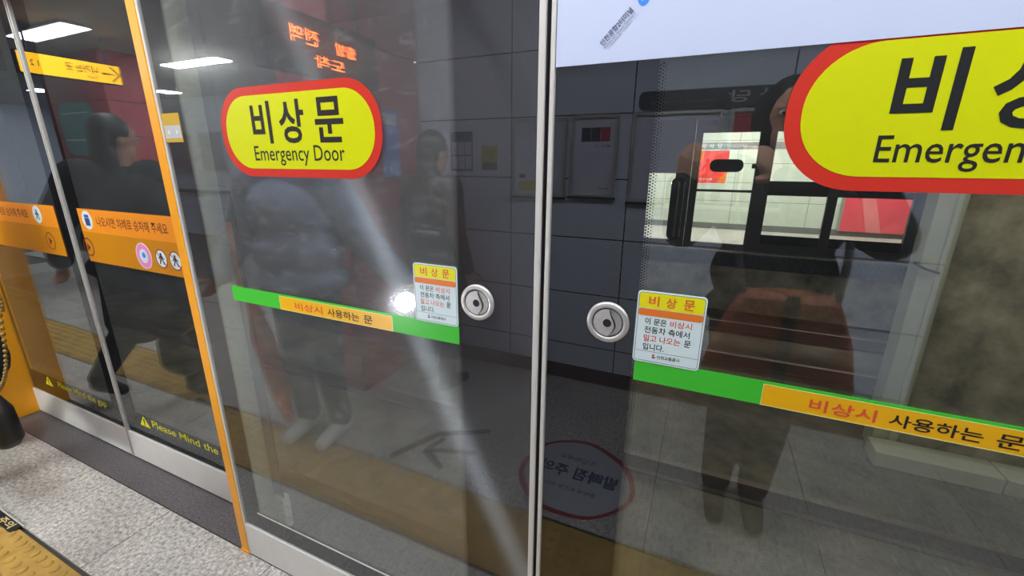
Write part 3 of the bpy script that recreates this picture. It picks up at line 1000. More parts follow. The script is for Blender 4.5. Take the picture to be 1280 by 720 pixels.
mind_gap(lr, -2.490, -2.42, -1.765)
ll, b2 = leaf('sliding_door', 'left sliding door leaf with washed-out orange band, behind the handbag', LX0, LXC - 0.0105, LX0, -2.80, 0.02, 0.10)
obj('seal', MB().box(LXC - 0.0105, LXC - 0.006, PSD_Y - 0.006, PSD_Y + 0.03, 0.008, 2.25), M['alu_bright'], ll)
text('band_text', b2, '나오시면 차례로 승차해 주세요', M['maroon'], (-3.35, PSD_Y - 0.001, 1.296), 0.525, 0.045, bold=0.006)
circle_icon(ll, -2.985, 1.298, 0.042, M['white'], M['white'], 'walker', ringw=0.06)
circle_icon(ll, -2.925, 1.172, 0.043, M['maroon'], None, 'play', ringw=0.10)
mind_gap(ll, -3.50, -3.38, -2.85)

# ------------------------------------------------------------------ things on the platform that the glass mirrors
def ceiling_lamp(x, y, label, ln=1.1, wd=0.21, lm='lamp'):
    t_ = thing('ceiling_light', label, 'light', (x, y, 2.8), 'flat ceiling light panels over the platform')
    obj('frame', MB().box(x - ln / 2 - .02, x + ln / 2 + .02, y - wd / 2 - .02, y + wd / 2 + .02, 2.772, 2.799), M['alu'], t_)
    obj('diffuser', MB().box(x - ln / 2, x + ln / 2, y - wd / 2, y + wd / 2, 2.764, 2.772), M[lm], t_)


ceiling_lamp(-6.15, -1.33, 'ceiling light panel just above the mirrored yellow exit sign')
ceiling_lamp(-6.2, -3.03, 'ceiling light panel mirrored above the small mustard label, left of the pill sign', lm='lamp_far')
for x in (-11.2, -8.7):
    ceiling_lamp(x, -1.33, 'distant ceiling light panel mirrored as a small white dash', 0.4)
    ceiling_lamp(x, -3.03, 'distant ceiling light panel mirrored as a small white dash', 0.4, lm='lamp_far')
for x in (-2.9, -3.6):  # added pair, hidden by the wall, to brighten the far wall
    ceiling_lamp(x, -4.2, 'added fill light over the back of the platform, unseen behind the red column', 0.6, 0.6, 'lamp_far')
for k in range(6):  # unseen row added to light the doors, floor and tiled wall
    ceiling_lamp(-3.4 + 1.34 * k, -0.50, ['first', 'second', 'third', 'fourth', 'fifth', 'last'][k] + ' added fill light panel in the unseen row along the glass doors, counted from the exit sign', 1.2, 0.34)

for x in (-9.2, -11.0, -13.0):
    ceiling_lamp(x, -4.3, 'small square ceiling light over the far back of the platform', 0.3, 0.3, 'lamp_far')

# exit sign and dark sign hanging across the platform
es = thing('exit_sign', 'lit yellow exit sign with arrow, hanging across the platform', 'sign', (-6, -1.4, 2.35))
obj('case', MB().box(-6.06, -6.0, -1.80, -1.0, 2.345, 2.545), M['signdark'], es)
obj('lit_face', MB().box(-6.0, -5.996, -1.79, -1.01, 2.355, 2.535), M['exit'], es)
text('exit_text', es, '나가는 곳', M['black'], (-5.996, -1.47, 2.465), 0.26, 0.075, face='+x', bold=0.02)
text('exit_caption', es, 'Exit', M['black'], (-5.996, -1.54, 2.395), 0.08, 0.032, face='+x')
text('exit_numbers', es, '1 2', M['black'], (-5.996, -1.12, 2.45), 0.06, 0.05, face='+x')
ar = MB()
for q in ([(-1.77, 2.445), (-1.63, 2.435), (-1.63, 2.455)], [(-1.775, 2.445), (-1.705, 2.51), (-1.715, 2.52), (-1.79, 2.445)], [(-1.79, 2.445), (-1.715, 2.37), (-1.705, 2.38), (-1.775, 2.445)]):
    b = len(ar.v)
    ar.v += [(-5.9955, y, z) for y, z in q]
    ar.face(*range(b, b + len(q)))
obj('exit_arrow', ar, M['black'], es)
for y in (-1.70, -1.10):
    obj('hanger', MB().cone((-6.03, y, 2.545), (-6.03, y, 2.8), 0.008, 0.008), M['signdark'], es)
ds_ = thing('platform_sign', 'dark hanging sign with white letters beyond the yellow exit sign', 'sign', (-6.4, -0.8, 2.4))
obj('case', MB().box(-6.46, -6.40, -1.05, -0.45, 2.40, 2.62), M['signdark'], ds_)
text('sign_text', ds_, '타는 곳', M['white'], (-6.40, -0.8, 2.545), 0.32, 0.075, face='+x', bold=0.01)
text('sign_caption', ds_, 'Platform', M['white'], (-6.40, -0.8, 2.455), 0.25, 0.04, face='+x')
for y in (-0.95, -0.55):
    obj('hanger', MB().cone((-6.43, y, 2.62), (-6.43, y, 2.8), 0.008, 0.008), M['signdark'], ds_)

# LED train display next to the red column
led = thing('led_display', 'black hanging train display with orange letters beside the red column', 'display', (-1.97, -1.1, 1.97))
obj('case', MB().box(-2.02, -1.95, -1.48, -0.70, 1.985, 2.27), M['signdark'], led, bevel=0.006)
text('led_text', led, '전역', M['led'], (-1.95, -0.95, 2.165), 0.17, 0.075, face='+x')
text('led_text', led, '출발', M['led'], (-1.95, -1.22, 2.150), 0.15, 0.06, face='+x')
text('led_text', led, '도착', M['led'], (-1.95, -1.10, 2.062), 0.20, 0.06, face='+x')
for y in (-1.35, -0.85):
    obj('hanger', MB().cone((-1.985, y, 2.27), (-1.985, y, 2.8), 0.012, 0.012), M['signdark'], led)

bs = thing('wall_plate', 'small blue plate on the side of the red column', 'sign', (-2.03, -1.64, 1.46))
obj('plate', MB().box(-2.032, -2.022, -1.73, -1.56, 1.46, 1.89), M['blue'], bs)
obj('border', MB().box(-2.0225, -2.0215, -1.715, -1.575, 1.80, 1.87), M['white'], bs)

# name band and notices on the tiled wall
nb = thing('station_name_band', 'dark rounded station name band on the tiled wall above the notices', 'sign', (0.3, WY, 1.86))
obj('band', MB().prism(rrect(-0.44, 1.3, 1.862, 1.966, 0.035), WY + 0.001, WY + 0.012), M['band_dark'], nb)
text('station_name', nb, '의 사 당', M['stk_grey'], (0.25, WY + 0.012, 1.918), 0.42, 0.062, face='+y', bold=0.01)
text('station_caption', nb, 'National Assembly', M['greytxt'], (-0.20, WY + 0.012, 1.902), 0.36, 0.022, face='+y')


def framed(name, label, x0, x1, z0, z1):
    t_ = thing(name, label, 'notice', ((x0 + x1) / 2, WY, z0))
    obj('frame', MB().ring([(x0, z0), (x1, z0), (x1, z1), (x0, z1)], [(x0 + .02, z0 + .02), (x1 - .02, z0 + .02), (x1 - .02, z1 - .02), (x0 + .02, z1 - .02)], WY + 0.001, WY + 0.024), M['alu'], t_, bevel=0.004)
    sh = obj('sheet', MB().box(x0 + .02, x1 - .02, WY + 0.001, WY + 0.008, z0 + .02, z1 - .02), M['paper'], t_)
    obj('sill', MB().box(x0 - .005, x1 + .005, WY + 0.001, WY + 0.034, z0 - .014, z0), M['signdark'], t_)
    return t_, sh


f1, s1 = framed('notice_frame', 'framed notice with a yellow picture at its foot', -1.268, -0.883, 1.337, 1.84)
obj('picture', MB().prism(rrect(-1.22, -0.98, 1.375, 1.44, 0.03), WY + .008, WY + .0085), M['posteryel'], s1)
text('heading', s1, '안내', M['navytxt'], (-1.03, WY + .008, 1.775), 0.14, 0.025, face='+y')
obj('picture', MB().prism(rrect(-1.215, -1.17, 1.46, 1.485, 0.008), WY + .008, WY + .0085), M['band_dark'], s1)
f2, s2 = framed('notice_frame', 'framed notice with three dark and red pictures across its top', -0.852, -0.547, 1.347, 1.85)
for k, m_ in enumerate((M['redclad'], M['band_dark'], M['signdark'])):
    obj('picture', MB().box(-0.658 - .062 * k, -0.598 - .062 * k, WY + .008, WY + .0085, 1.69, 1.775), m_, s2)
text('heading', s2, '열린 역', M['navytxt'], (-0.64, WY + .008, 1.665), 0.1, 0.018, face='+y')
text('heading', s2, '안내', M['navytxt'], (-0.62, WY + .008, 1.40), 0.06, 0.016, face='+y')
f3, s3 = framed('notice_frame', 'wide pale framed notice at the rounded end of the name band', -0.468, 0.03, 1.325, 1.853)
f4, s4 = framed('notice_frame', 'framed notice with a deep red top half under the name band', 0.062, 0.50, 1.325, 1.853)
obj('picture', MB().box(0.085, 0.478, WY + .008, WY + .0085, 1.64, 1.83), M['redclad'], s4)
pb = thing('wall_poster', 'blue and white unframed leaflet poster near the red column', 'poster', (-1.68, WY, 1.497))
obj('sheet', MB().box(-1.772, -1.586, WY + .001, WY + .004, 1.497, 1.772), M['posterblue'], pb)
for k in range(2):
    for j in range(3):
        obj('picture', MB().box(-1.762 + j * .058, -1.710 + j * .058, WY + .004, WY + .0046, 1.515 + k * .098, 1.605 + k * .098), M['paper'], pb)
py_ = thing('wall_poster', 'small yellow unframed poster with a green foot', 'poster', (-1.45, WY, 1.506))
obj('sheet', MB().box(-1.513, -1.387, WY + .001, WY + .004, 1.506, 1.672), M['posteryel'], py_)
obj('picture', MB().box(-1.508, -1.392, WY + .004, WY + .0046, 1.512, 1.56), mat('poster_green', rgb(70, 110, 84), 0.5), py_)
text('heading', py_, '안전', M['navytxt'], (-1.45, WY + .004, 1.625), 0.08, 0.03, face='+y')

# dim pictures on the far wall, teal poster on the far red column
for k in range(3):
    t_ = thing('wall_picture', ['first dark picture on the far wall from the red column', 'middle dark picture on the far wall',
                                'dark picture on the far wall farthest from the red column'][k], 'picture', (-9.4 - 1.0 * k, -4.98, 1.45))
    x = -9.3 - 1.05 * k
    obj('frame', MB().ring([(x - .4, 1.35), (x + .4, 1.35), (x + .4, 2.15), (x - .4, 2.15)], [(x - .36, 1.39), (x + .36, 1.39), (x + .36, 2.11), (x - .36, 2.11)], -4.985, -4.96), M['alu'], t_)
    obj('sheet', MB().box(x - .36, x + .36, -4.985, -4.97, 1.39, 2.11), mat('picture_grey', rgb(120, 112, 118), 0.5), t_)
struct('trim_far', MB().box(-15, -2.24, -4.985, -4.95, 0.92, 0.98), M['signdark'])
tp = thing('advert_poster', 'teal poster on the far red column below the exit sign', 'poster', (-7.3, -1.86, 1.6))
obj('sheet', MB().prism(rrect(-7.75, -6.9, 1.62, 2.25, 0.2), -1.868, -1.86), M['teal'], tp)
obj('stripe', MB().box(-7.7, -6.95, -1.8605, -1.8595, 1.80, 1.82), M['white'], tp)
obj('stripe', MB().box(-7.65, -7.0, -1.8605, -1.8595, 2.12, 2.135), M['white'], tp)

# floor stickers
fs = thing('floor_sticker', 'round floor sticker with a red ring and dark lettering', 'sticker', (-0.45, -1.0, 0))


def flat(name, pts, z, m_, parent, hole=None):
    mb = MB()
    if hole:
        n = len(pts)
        mb.v = [(x, y, z) for x, y in pts] + [(x, y, z) for x, y in hole]
        for i in range(n):
            j = (i + 1) % n
            mb.face(i, j, n + j, n + i)
    else:
        mb.v = [(x, y, z) for x, y in pts] + [(x, y, z - 0.001) for x, y in pts]
        n = len(pts)
        mb.face(*range(n))
        for i in range(n):
            j = (i + 1) % n
            mb.face(i, n + i, n + j, j)
    return obj(name, mb, m_, parent)


flat('disc', circ(-0.45, -1.005, 0.265, 40), 0.0016, M['floor_sticker'], fs)


def wob(r, a):
    return r + 0.006 * math.sin(3 * a + 1) + 0.004 * math.sin(7 * a)


outer = [(-0.45 + wob(0.295, a) * math.cos(a), -1.005 + wob(0.29, a) * math.sin(a)) for a in [2 * math.pi * i / 48 for i in range(48)]]
inner = [(-0.45 + (wob(0.27, a) + 0.006 * math.sin(2 * a)) * math.cos(a), -1.005 + (wob(0.265, a) + 0.006 * math.sin(2 * a)) * math.sin(a)) for a in [2 * math.pi * i / 48 for i in range(48)]]
flat('ring', outer, 0.0020, M['ringred'], fs, inner)
text('sticker_text', fs, '발빠짐 주의', M['navytxt'], (-0.44, -1.02, 0.0017), 0.40, 0.095, face='up', bold=0.03, spin=math.pi)
text('sticker_caption', fs, '열차와 승강장 사이', M['navytxt'], (-0.45, -0.90, 0.0017), 0.26, 0.03, face='up', bold=0.01, spin=math.pi)
text('sticker_caption', fs, '조심하세요', M['navytxt'], (-0.47, -1.13, 0.0017), 0.2, 0.04, face='up', bold=0.01, spin=math.pi)
fa = thing('floor_marking', 'dark arrow marking on the floor tiles beside the tactile strip', 'marking', (-1.2, -0.95, 0))
flat('arrow_outline', [(-1.44, -0.73), (-1.40, -0.71), (-1.28, -0.98), (-1.02, -1.14), (-1.03, -1.18), (-1.31, -1.02)][::-1], 0.0014, M['band_dark'], fa)
flat('arrow_shaft', [(-1.29, -0.86), (-1.28, -0.83), (-1.00, -0.93), (-1.01, -0.96)][::-1], 0.0014, M['band_dark'], fa)
flat('arrow_barb', [(-1.29, -0.86), (-1.26, -0.83), (-1.22, -0.98), (-1.25, -0.99)], 0.0017, M['band_dark'], fa)
flat('arrow_barb', [(-1.29, -0.83), (-1.27, -0.87), (-1.10, -0.77), (-1.12, -0.74)], 0.0017, M['band_dark'], fa)
fl_ = thing('floor_label', 'dark floor label with pale gold strokes at the lower left edge', 'sticker', (-2.8, -0.35, 0))
flat('label_sheet', [(-3.00, -0.328), (-2.575, -0.328), (-2.575, -0.366), (-3.00, -0.366)][::-1], 0.0085, M['signdark'], fl_)
text('label_text', fl_, '주의', M['gold'], (-2.665, -0.347, 0.0086), 0.11, 0.030, face='up', bold=0.01)
obj('corner_edge', MB().box(-3.00, -2.565, -0.328, -0.323, 0.0, 0.009), M['alu_bright'], fl_)


# ------------------------------------------------------------------ people
def remesh(name, mb, voxel, m_, parent=None, smooth_it=4, label=None):
    """fuse the overlapping tapered limbs of mb into one continuous surface"""
    me = mb.mesh(name)
    tmp = bpy.data.objects.new('tmp', me)
    COL.objects.link(tmp)
    r = tmp.modifiers.new('r', 'REMESH')
    r.mode = 'VOXEL'
    r.voxel_size = voxel
    s = tmp.modifiers.new('s', 'SMOOTH')
    s.iterations = smooth_it
    s.factor = 0.5
    dg = bpy.context.evaluated_depsgraph_get()
    out = bpy.data.meshes.new_from_object(tmp.evaluated_get(dg))
    bpy.data.objects.remove(tmp)
    bpy.data.meshes.remove(me)
    out.name = name
    out.materials.clear()
    out.polygons.foreach_set('use_smooth', [True] * len(out.polygons))
    return obj(name, out, m_, parent, label=label)


def limb(mb, pts, n=12):
    """chain of (point, radius): tapered segments with round joints"""
    for (a, ra), (b, rb) in zip(pts, pts[1:]):
        mb.cone(a, b, ra, rb, n)
    for p, r in pts:
        mb.ball(p, (r, r, r), n, 8)


def hand(mb, wrist, fwd, side, up, curl=0.5, s=1.0):
    """palm with four unequal curled fingers and a thumb leaving its side; fwd = finger direction,
    side = towards the thumb, up = back of the hand"""
    fwd, side, up = Vector(fwd).normalized(), Vector(side).normalized(), Vector(up).normalized()
    wv = Vector(wrist)
    L = 0.082 * s
    for k, off in enumerate((0.027, 0.009, -0.009, -0.026)):
        limb(mb, [(wv + side * off * 0.55 * s, 0.017 * s), (wv + fwd * L + side * off * s, 0.0125 * s)], 8)
        root = wv + fwd * L + side * off * s
        ln = (0.070, 0.078, 0.072, 0.056)[k] * s
        d1 = (fwd * math.cos(curl * .7) - up * math.sin(curl * .7)).normalized()
        d2 = (fwd * math.cos(curl * 1.8) - up * math.sin(curl * 1.8)).normalized()
        d3 = (fwd * math.cos(curl * 2.6) - up * math.sin(curl * 2.6)).normalized()
        q1 = root + d1 * ln * .45
        q2 = q1 + d2 * ln * .32
        q3 = q2 + d3 * ln * .24
        limb(mb, [(root, .0105 * s), (q1, .0096 * s), (q2, .0088 * s), (q3, .0078 * s)], 8)
    t0 = wv + fwd * 0.022 * s + side * 0.026 * s
    t1 = t0 + (fwd * .55 + side * .75 - up * .25).normalized() * 0.044 * s
    t2 = t1 + (fwd * .9 + side * .15 - up * (.2 + curl * .5)).normalized() * 0.034 * s
    t3 = t2 + (fwd * .9 - side * .1 - up * (.2 + curl * .5)).normalized() * 0.022 * s
    limb(mb, [(t0, .015 * s), (t1, .0118 * s), (t2, .0102 * s), (t3, .0085 * s)], 8)


def person(label, x, y, H, face, pose, jacket, trousers, shoes, coat=None, hair_len=0.0, puffy=1.0, hood=False, group=None, head_turn=0.0):
    """face: heading in degrees, 90 looks along +y. pose overrides joints given in the person's own frame
    (x to the right hand, y forward, z up; metres for a body 1.75 m tall)."""
    s = H / 1.75
    root = thing('person', label, 'person', (x, y, 0), group)
    rot = Matrix.Rotation(R_(face - 90), 3, 'Z')

    def W(p):
        q = rot @ (Vector(p) * s)
        return Vector((q.x + x, q.y + y, q.z))

    def D(p):
        return rot @ Vector(p)
    rotH = Matrix.Rotation(R_(face - 90 + head_turn), 3, 'Z')

    def DH(p):
        return rotH @ Vector(p)
    J = dict(head=(0, .035, 1.625), neck=(0, 0.0, 1.46), chest=(0, 0, 1.28), belly=(0, .005, 1.08), pelvis=(0, 0, .93),
             shR=(.185, -.005, 1.415), elR=(.245, -.02, 1.13), wrR=(.255, .06, .885), shL=(-.185, -.005, 1.415), elL=(-.245, -.02, 1.13), wrL=(-.255, .06, .885),
             hipR=(.092, 0, .90), knR=(.10, .02, .485), anR=(.105, -.02, .085), hipL=(-.092, 0, .90), knL=(-.10, .02, .485), anL=(-.105, -.02, .085),
             handR=None, handL=None)
    J.update(pose)
    P = {k: W(v) for k, v in J.items() if isinstance(v, tuple) and k not in ('handR', 'handL')}
    # one continuous body
    b = MB()
    hd = P['head']

    def ell(c, rx, ry, rz):          # ellipsoid turned with the heading
        k = MB().ball((0, 0, 0), (rx * s, ry * s, rz * s), 18, 12)
        base = len(b.v)
        rr = rotH if (Vector(c) - hd).length < 0.25 * s else rot
        for v in k.v:
            q = rr @ Vector(v)
            b.v.append((c[0] + q.x, c[1] + q.y, c[2] + q.z))
        for f_ in k.f:
            b.face(*[base + i for i in f_])
    up = Vector((0, 0, 1))
    ell(hd + up * .025 * s, .074, .094, .098)                 # cranium
    ell(hd + DH((0, .022, -.055)) * s, .055, .066, .068)        # jaw
    ell(hd + DH((0, .066, -.105)) * s, .022, .020, .018)        # chin
    limb(b, [(hd + DH((0, .088, .015)) * s, .009 * s), (hd + DH((0, .113, -.025)) * s, .014 * s)], 8)   # nose
    for q in (-1, 1):
        ell(hd + DH((q * .075, -.005, -.008)) * s, .010, .020, .031)    # ears
        ell(hd + DH((q * .034, .074, .028)) * s, .024, .014, .009)      # brows
    limb(b, [(P['neck'] - up * .02, .062 * s), (hd - up * .07 * s, .055 * s)])
    for lvl, rx, ry, rz in (('chest', .150, .105, .15), ('belly', .135, .10, .15), ('pelvis', .155, .11, .11)):
        ell(P[lvl], rx, ry, rz)
    limb(b, [(P['shR'], .052 * s), (P['neck'] - up * .03 * s, .058 * s), (P['shL'], .052 * s)])
    for q in 'RL':
        limb(b, [(P['sh' + q], .054 * s), (P['el' + q], .040 * s), (P['wr' + q], .027 * s)])
        limb(b, [(P['hip' + q], .088 * s), (P['kn' + q], .056 * s), (P['an' + q], .038 * s)])
        an = P['an' + q]
        limb(b, [(an - up * .035 * s, .040 * s), (an + D((0, .15, 0)) * s - up * .052 * s, .026 * s)])
        hp = J['hand' + q]
        fw = D(hp[0]) if hp else (P['wr' + q] - P['el' + q])
        sd = D(hp[1]) if hp else D((0, 1, 0))
        fw = fw.normalized()
        sd = (sd - fw * sd.dot(fw)).normalized()
        uu = fw.cross(sd) if q == 'L' else sd.cross(fw)
        hand(b, P['wr' + q], fw, sd, uu, hp[2] if hp else 0.55, s)
    body = remesh('body', b, 0.0075, M['skin'], root, 3)
    # face
    for q in (-1, 1):
        e = MB().ball(tuple(hd + DH((q * .034, .083, .010)) * s), (.0125 * s, .0125 * s, .009 * s), 12, 8)
        eo = obj('eye', e, M['white'], root, smooth=True)
        obj('iris', MB().ball(tuple(hd + DH((q * .034, .0925, .010)) * s), (.0055 * s, .0055 * s, .0055 * s), 10, 6), M['hair'], eo, smooth=True)
    mo = MB()
    limb(mo, [(hd + DH((-.024, .082, -.068)) * s, .0045 * s), (hd + DH((0, .090, -.066)) * s, .0065 * s), (hd + DH((.024, .082, -.068)) * s, .0045 * s)], 8)
    obj('mouth', mo, M['lips'], root, smooth=True)
    # hair
    b = MB()
    ell(hd + DH((0, -.018, .045)) * s, .088, .098, .095)
    ell(hd + DH((0, -.055, -.005)) * s, .080, .062, .085)
    if hair_len:
        ell(hd + DH((0, -.065, -.08 - hair_len * .3)) * s, .088, .055, .10 + hair_len * .5)
    if hood:
        ell(hd + DH((0, -.05, .0)) * s, .118, .098, .135)
    remesh('hair' if not hood else 'hood', b, 0.009, M['hair'] if not hood else jacket, root, 3)
    # jacket or coat
    b = MB()
    g = puffy
    for lvl, rx, ry, rz in (('chest', .185 * g, .140 * g, .17), ('belly', .180 * g, .140 * g, .17), ('pelvis', .190 * g, .145 * g, .10)):
        ell(P[lvl], rx, ry, rz)
    limb(b, [(P['shR'] - up * .01, .080 * g * s), (P['neck'] - up * .05 * s, .085 * s), (P['shL'] - up * .01, .080 * g * s)])
    limb(b, [(P['neck'] - up * .03 * s, .078 * s), (P['neck'] + D((0, 0, .02)) * s, .074 * s)])
    for q in 'RL':
        cuff = P['wr' + q] + (P['el' + q] - P['wr' + q]).normalized() * .015
        limb(b, [(P['sh' + q], .080 * g * s), (P['el' + q], .064 * g * s), (cuff, .046 * g * s)])
    if coat:
        hem = coat
        zc = P['pelvis'].z
        for q in (-1, 1):
            c0 = W((q * .07, 0, J['pelvis'][2]))
            mid = (P['knR'] + P['knL']) / 2
            c1 = Vector((mid.x, mid.y, hem)) + D((q * .085, 0, 0)) * s
            limb(b, [(c0, .135 * s), (c1, .165 * s)], 14)
    remesh('coat' if coat else 'jacket', b, 0.011, jacket, root, 5)
    # trousers, one garment
    b = MB()
    ell(P['pelvis'], .172, .128, .10)
    for q in 'RL':
        limb(b, [(P['hip' + q], .104 * s), (P['kn' + q], .078 * s), (P['an' + q] + up * .02, .062 * s)])
    remesh('trousers', b, 0.010, trousers, root, 4)
    for q in 'RL':
        b = MB()
        an = P['an' + q]
        gz = an.z - .083 * s
        limb(b, [(Vector((an.x, an.y, gz + .052 * s)) - D((0, .03, 0)) * s, .048 * s), (Vector((an.x, an.y, gz + .046 * s)) + D((0, .08, 0)) * s, .046 * s),
                 (Vector((an.x, an.y, gz + .038 * s)) + D((0, .17, 0)) * s, .037 * s)])
        limb(b, [(an - up * .02 * s, .050 * s), (Vector((an.x, an.y, gz + .05 * s)), .05 * s)])
        for i, v in enumerate(b.v):
            b.v[i] = (v[0], v[1], max(v[2], gz + 0.003))
        remesh('shoe', b, 0.009, shoes, root, 2)
    return root, P, W, D


# the photographer, mirrored in the right door
ph, PP, PW, PD = person('person in a black hooded jacket raising a phone before the right door', 0.27, -1.12, 1.84, 90,
                        dict(head=(-.03, .05, 1.63), shR=(.20, 0, 1.43), shL=(-.20, 0, 1.43), elR=(.30, .10, 1.25), wrR=(-.055, .225, 1.425),
                             elL=(-.33, .08, 1.24), wrL=(-.345, .185, 1.415), handR=((-.35, .10, .55), (-.6, .3, .2), .55), handL=((.15, .10, .75), (.8, .2, .1), .55),
                             knR=(.085, .02, .485), anR=(.08, -.02, .085), knL=(-.075, .02, .485), anL=(-.07, -.02, .085)),
                        M['jk_black'], M['tr_dark'], M['shoe_b'], hair_len=0.0, puffy=1.2, hood=True)
phone = thing('smartphone', 'black phone held up by the person in the hooded jacket', 'phone', (0.05, -0.85, 1.54))
pm = Matrix.Translation((0, -0.825, 1.55)) @ CAM_ROT.to_4x4()


def phone_part(name, mb, m_, bevel=0.0, parent=phone):
    for i, v in enumerate(mb.v):
        mb.v[i] = tuple(pm @ Vector(v))
    return obj(name, mb, m_, parent, bevel)


phone_part('body', MB().box(-0.025, 0.135, -0.058, 0.018, 0.0075, 0.0155), M['phone'], 0.003)
phone_part('screen', MB().box(-0.021, 0.131, -0.054, 0.014, 0.0156, 0.0160), M['frit'])
phone_part('camera_bump', MB().box(0.016, 0.06, -0.016, 0.014, 0.0045, 0.0075), M['rubber'])

# rust brown bag worn across the front
bag = thing('shoulder_bag', 'rust brown bag with a black strap worn by the person with the phone', 'bag', (0.30, -0.86, 0.72))
bmb = MB()
for zz, hw, hd_ in ((0.735, 0.225, 0.05), (0.80, 0.245, 0.062), (0.95, 0.215, 0.058), (1.08, 0.165, 0.042), (1.125, 0.14, 0.022)):
    n = 28
    for i in range(n):
        a = 2 * math.pi * i / n
        ca, sa = math.cos(a), math.sin(a)
        bmb.v.append((0.30 + hw * math.copysign(abs(ca) ** .55, ca), -0.872 + hd_ * math.copysign(abs(sa) ** .7, sa), zz + 0.008 * math.sin(3 * a)))
for k in range(4):
    for i in range(28):
        j = (i + 1) % 28
        bmb.face(k * 28 + i, k * 28 + j, (k + 1) * 28 + j, (k + 1) * 28 + i)
bmb.face(*reversed(range(28)))
bmb.face(*range(4 * 28, 5 * 28))
obj('bag_body', bmb, M['rust'], bag, smooth=True)
obj('flap', MB().prism([(0.10, 0.93), (0.50, 0.93), (0.44, 1.11), (0.16, 1.11)], -0.808, -0.802), M['rust'], bag, bevel=0.002)
obj('strap', MB().prism([(0.285, 0.74), (0.325, 0.74), (0.325, 1.13), (0.285, 1.13)], -0.802, -0.798), M['leather'], bag)
obj('shoulder_strap', MB().tube([(0.16, -0.86, 1.11), (0.13, -0.92, 1.25), (0.10, -0.99, 1.42), (0.09, -1.08, 1.53)], 0.013), M['leather'], bag)
obj('shoulder_strap', MB().tube([(0.44, -0.86, 1.11), (0.46, -0.92, 1.25), (0.46, -0.99, 1.42), (0.45, -1.08, 1.53)], 0.013), M['leather'], bag)

# the companion with the torch and the orange umbrella, mirrored in the left door
cp, CP, CW, CD = person('person in a slate grey padded jacket holding a lit torch before the left door', -1.93, -0.74, 1.80, 80,
                        dict(elR=(.34, -.04, 1.15), wrR=(.505, -.165, .875), handR=((.8, .1, -.2), (-.1, .9, .3), .75), shR=(.20, 0, 1.42), shL=(-.20, 0, 1.42),
                             elL=(-.36, -.03, 1.16), wrL=(-.44, .10, .93)),
                        M['jk_grey'], M['tr_grey'], M['shoe_w'], puffy=1.32)
tpos = Vector((-1.297, -0.780, 0.891))
tl = thing('torch', 'slim lit torch in the hand of the person in the padded jacket', 'torch', tpos)
tdir = Vector((0.35, 0.93, 0.15)).normalized()
tmb2 = MB()
limb(tmb2, [(tpos - tdir * 0.012, 0.030), (tpos - tdir * 0.05, 0.018), (tpos - tdir * 0.14, 0.017)], 16)
obj('torch_body', MB().cone(tpos - tdir * 0.20, tpos - tdir * 0.05, 0.016, 0.017, 20).cone(tpos - tdir * 0.05, tpos - tdir * 0.002, 0.017, 0.051, 24), M['leather'], tl)
obj('torch_lens', MB().cone(tpos - tdir * 0.0018, tpos + tdir * 0.0015, 0.047, 0.047, 28), M['torch'], tl)
um = thing('umbrella', 'closed orange umbrella hanging from the hand of the person in the padded jacket', 'umbrella', (-2.1, -0.62, 0.1))
u0, u1 = Vector((-2.36, -0.70, 0.86)), Vector((-2.10, -0.66, 0.02))
ud = (u1 - u0)
ub = MB()
limb(ub, [(u0 + ud * .12, 0.030), (u0 + ud * .35, 0.062), (u0 + ud * .75, 0.055), (u0 + ud * .93, 0.022)], 12)
obj('canopy', ub, M['umb'], um, smooth=True)
obj('shaft', MB().cone(u0 - ud * .02, u1, 0.006, 0.006), M['signdark'], um)
obj('handle', MB().tube([tuple(u0 + ud * .12), tuple(u0 - ud * .03), tuple(u0 - ud * .06 + Vector((-.03, 0, 0))), tuple(u0 - ud * .02 + Vector((-.05, 0, 0)))], 0.011), M['rubber'], um)

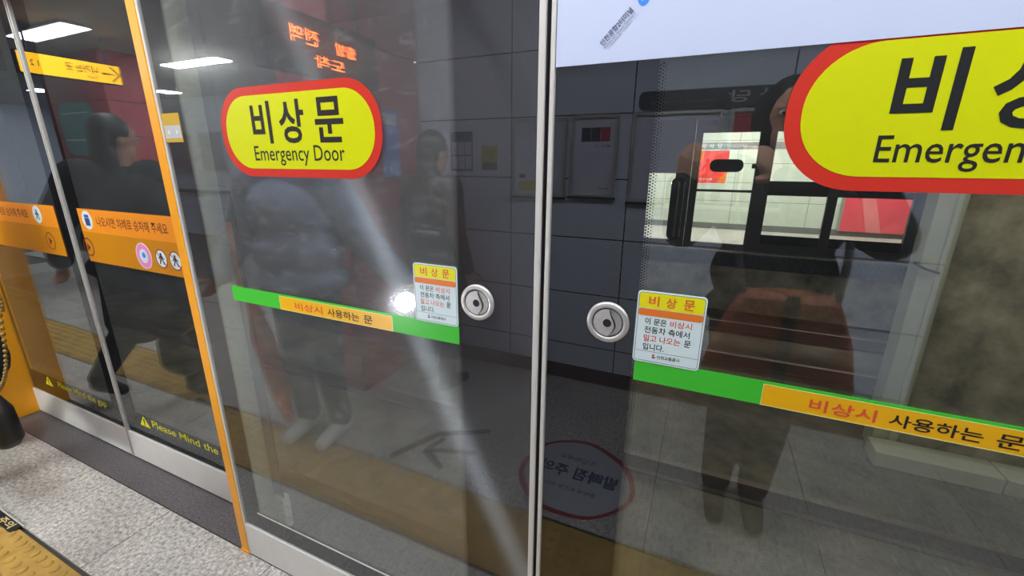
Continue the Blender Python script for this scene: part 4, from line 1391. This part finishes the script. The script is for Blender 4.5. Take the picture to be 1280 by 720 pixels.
# person waiting at the left edge, black coat
lp, LP, LW, LD = person('person in a long black coat waiting by the sliding doors at the left edge', -3.18, -0.30, 1.80, -12,
                        dict(elR=(.29, -.04, 1.15), wrR=(.12, .28, 1.00), handR=((-.2, .7, -.1), (-.6, .3, .6), .9),
                             knR=(.11, .14, .49), anR=(.11, .10, .085), knL=(-.10, -.10, .49), anL=(-.10, -.42, .13), elL=(-.21, -.24, 1.18), wrL=(-.17, -.34, .95)),
                        M['jk_black'], M['tr_dark'], M['shoe_b'], coat=0.62, puffy=1.35, hair_len=0.12, head_turn=-78)
hb = thing('handbag', 'black handbag on a gold chain carried by the person in the long coat', 'bag', (-2.75, -0.25, 0.3))
hbm = MB()
for zz, hw, hd_ in ((0.30, 0.12, 0.04), (0.34, 0.15, 0.055), (0.48, 0.145, 0.05), (0.56, 0.11, 0.02)):
    for i in range(24):
        a = 2 * math.pi * i / 24
        ca, sa = math.cos(a), math.sin(a)
        hbm.v.append((-2.86 + hw * math.copysign(abs(ca) ** .6, ca), -0.235 + hd_ * math.copysign(abs(sa) ** .6, sa), zz))
for k in range(3):
    for i in range(24):
        j = (i + 1) % 24
        hbm.face(k * 24 + i, k * 24 + j, (k + 1) * 24 + j, (k + 1) * 24 + i)
hbm.face(*reversed(range(24)))
hbm.face(*range(72, 96))
obj('bag_body', hbm, M['leather'], hb, smooth=True)
ch = MB()
p0 = Vector((-2.33, -0.235, 1.17))
chain_pts = [Vector((-2.75, -0.235, 0.56)) * (1 - u) + Vector((-2.36, -0.235, 1.02)) * u + Vector((0.05 * math.sin(u * math.pi), 0, -0.05 * math.sin(u * math.pi))) for u in [i / 22 for i in range(23)]]
chain_pts += [Vector((-2.33, -0.235, 1.02 + 0.015 * i)) + Vector((0.012 * math.sin(i * .6), 0, 0)) for i in range(11)]
for i, p in enumerate(chain_pts):
    ch.ball(tuple(p), (0.0075, 0.0075, 0.0095), 6, 4)
obj('chain', ch, M['brass'], hb, smooth=True)

# someone standing back by the tiled wall
person('person in a dark brown coat standing back near the red column', -1.62, -1.52, 1.74, 285, {}, M['jk_brown'], M['tr_dark'], M['shoe_b'], coat=0.75, hair_len=0.1)

bpy.data.objects.remove(_to)
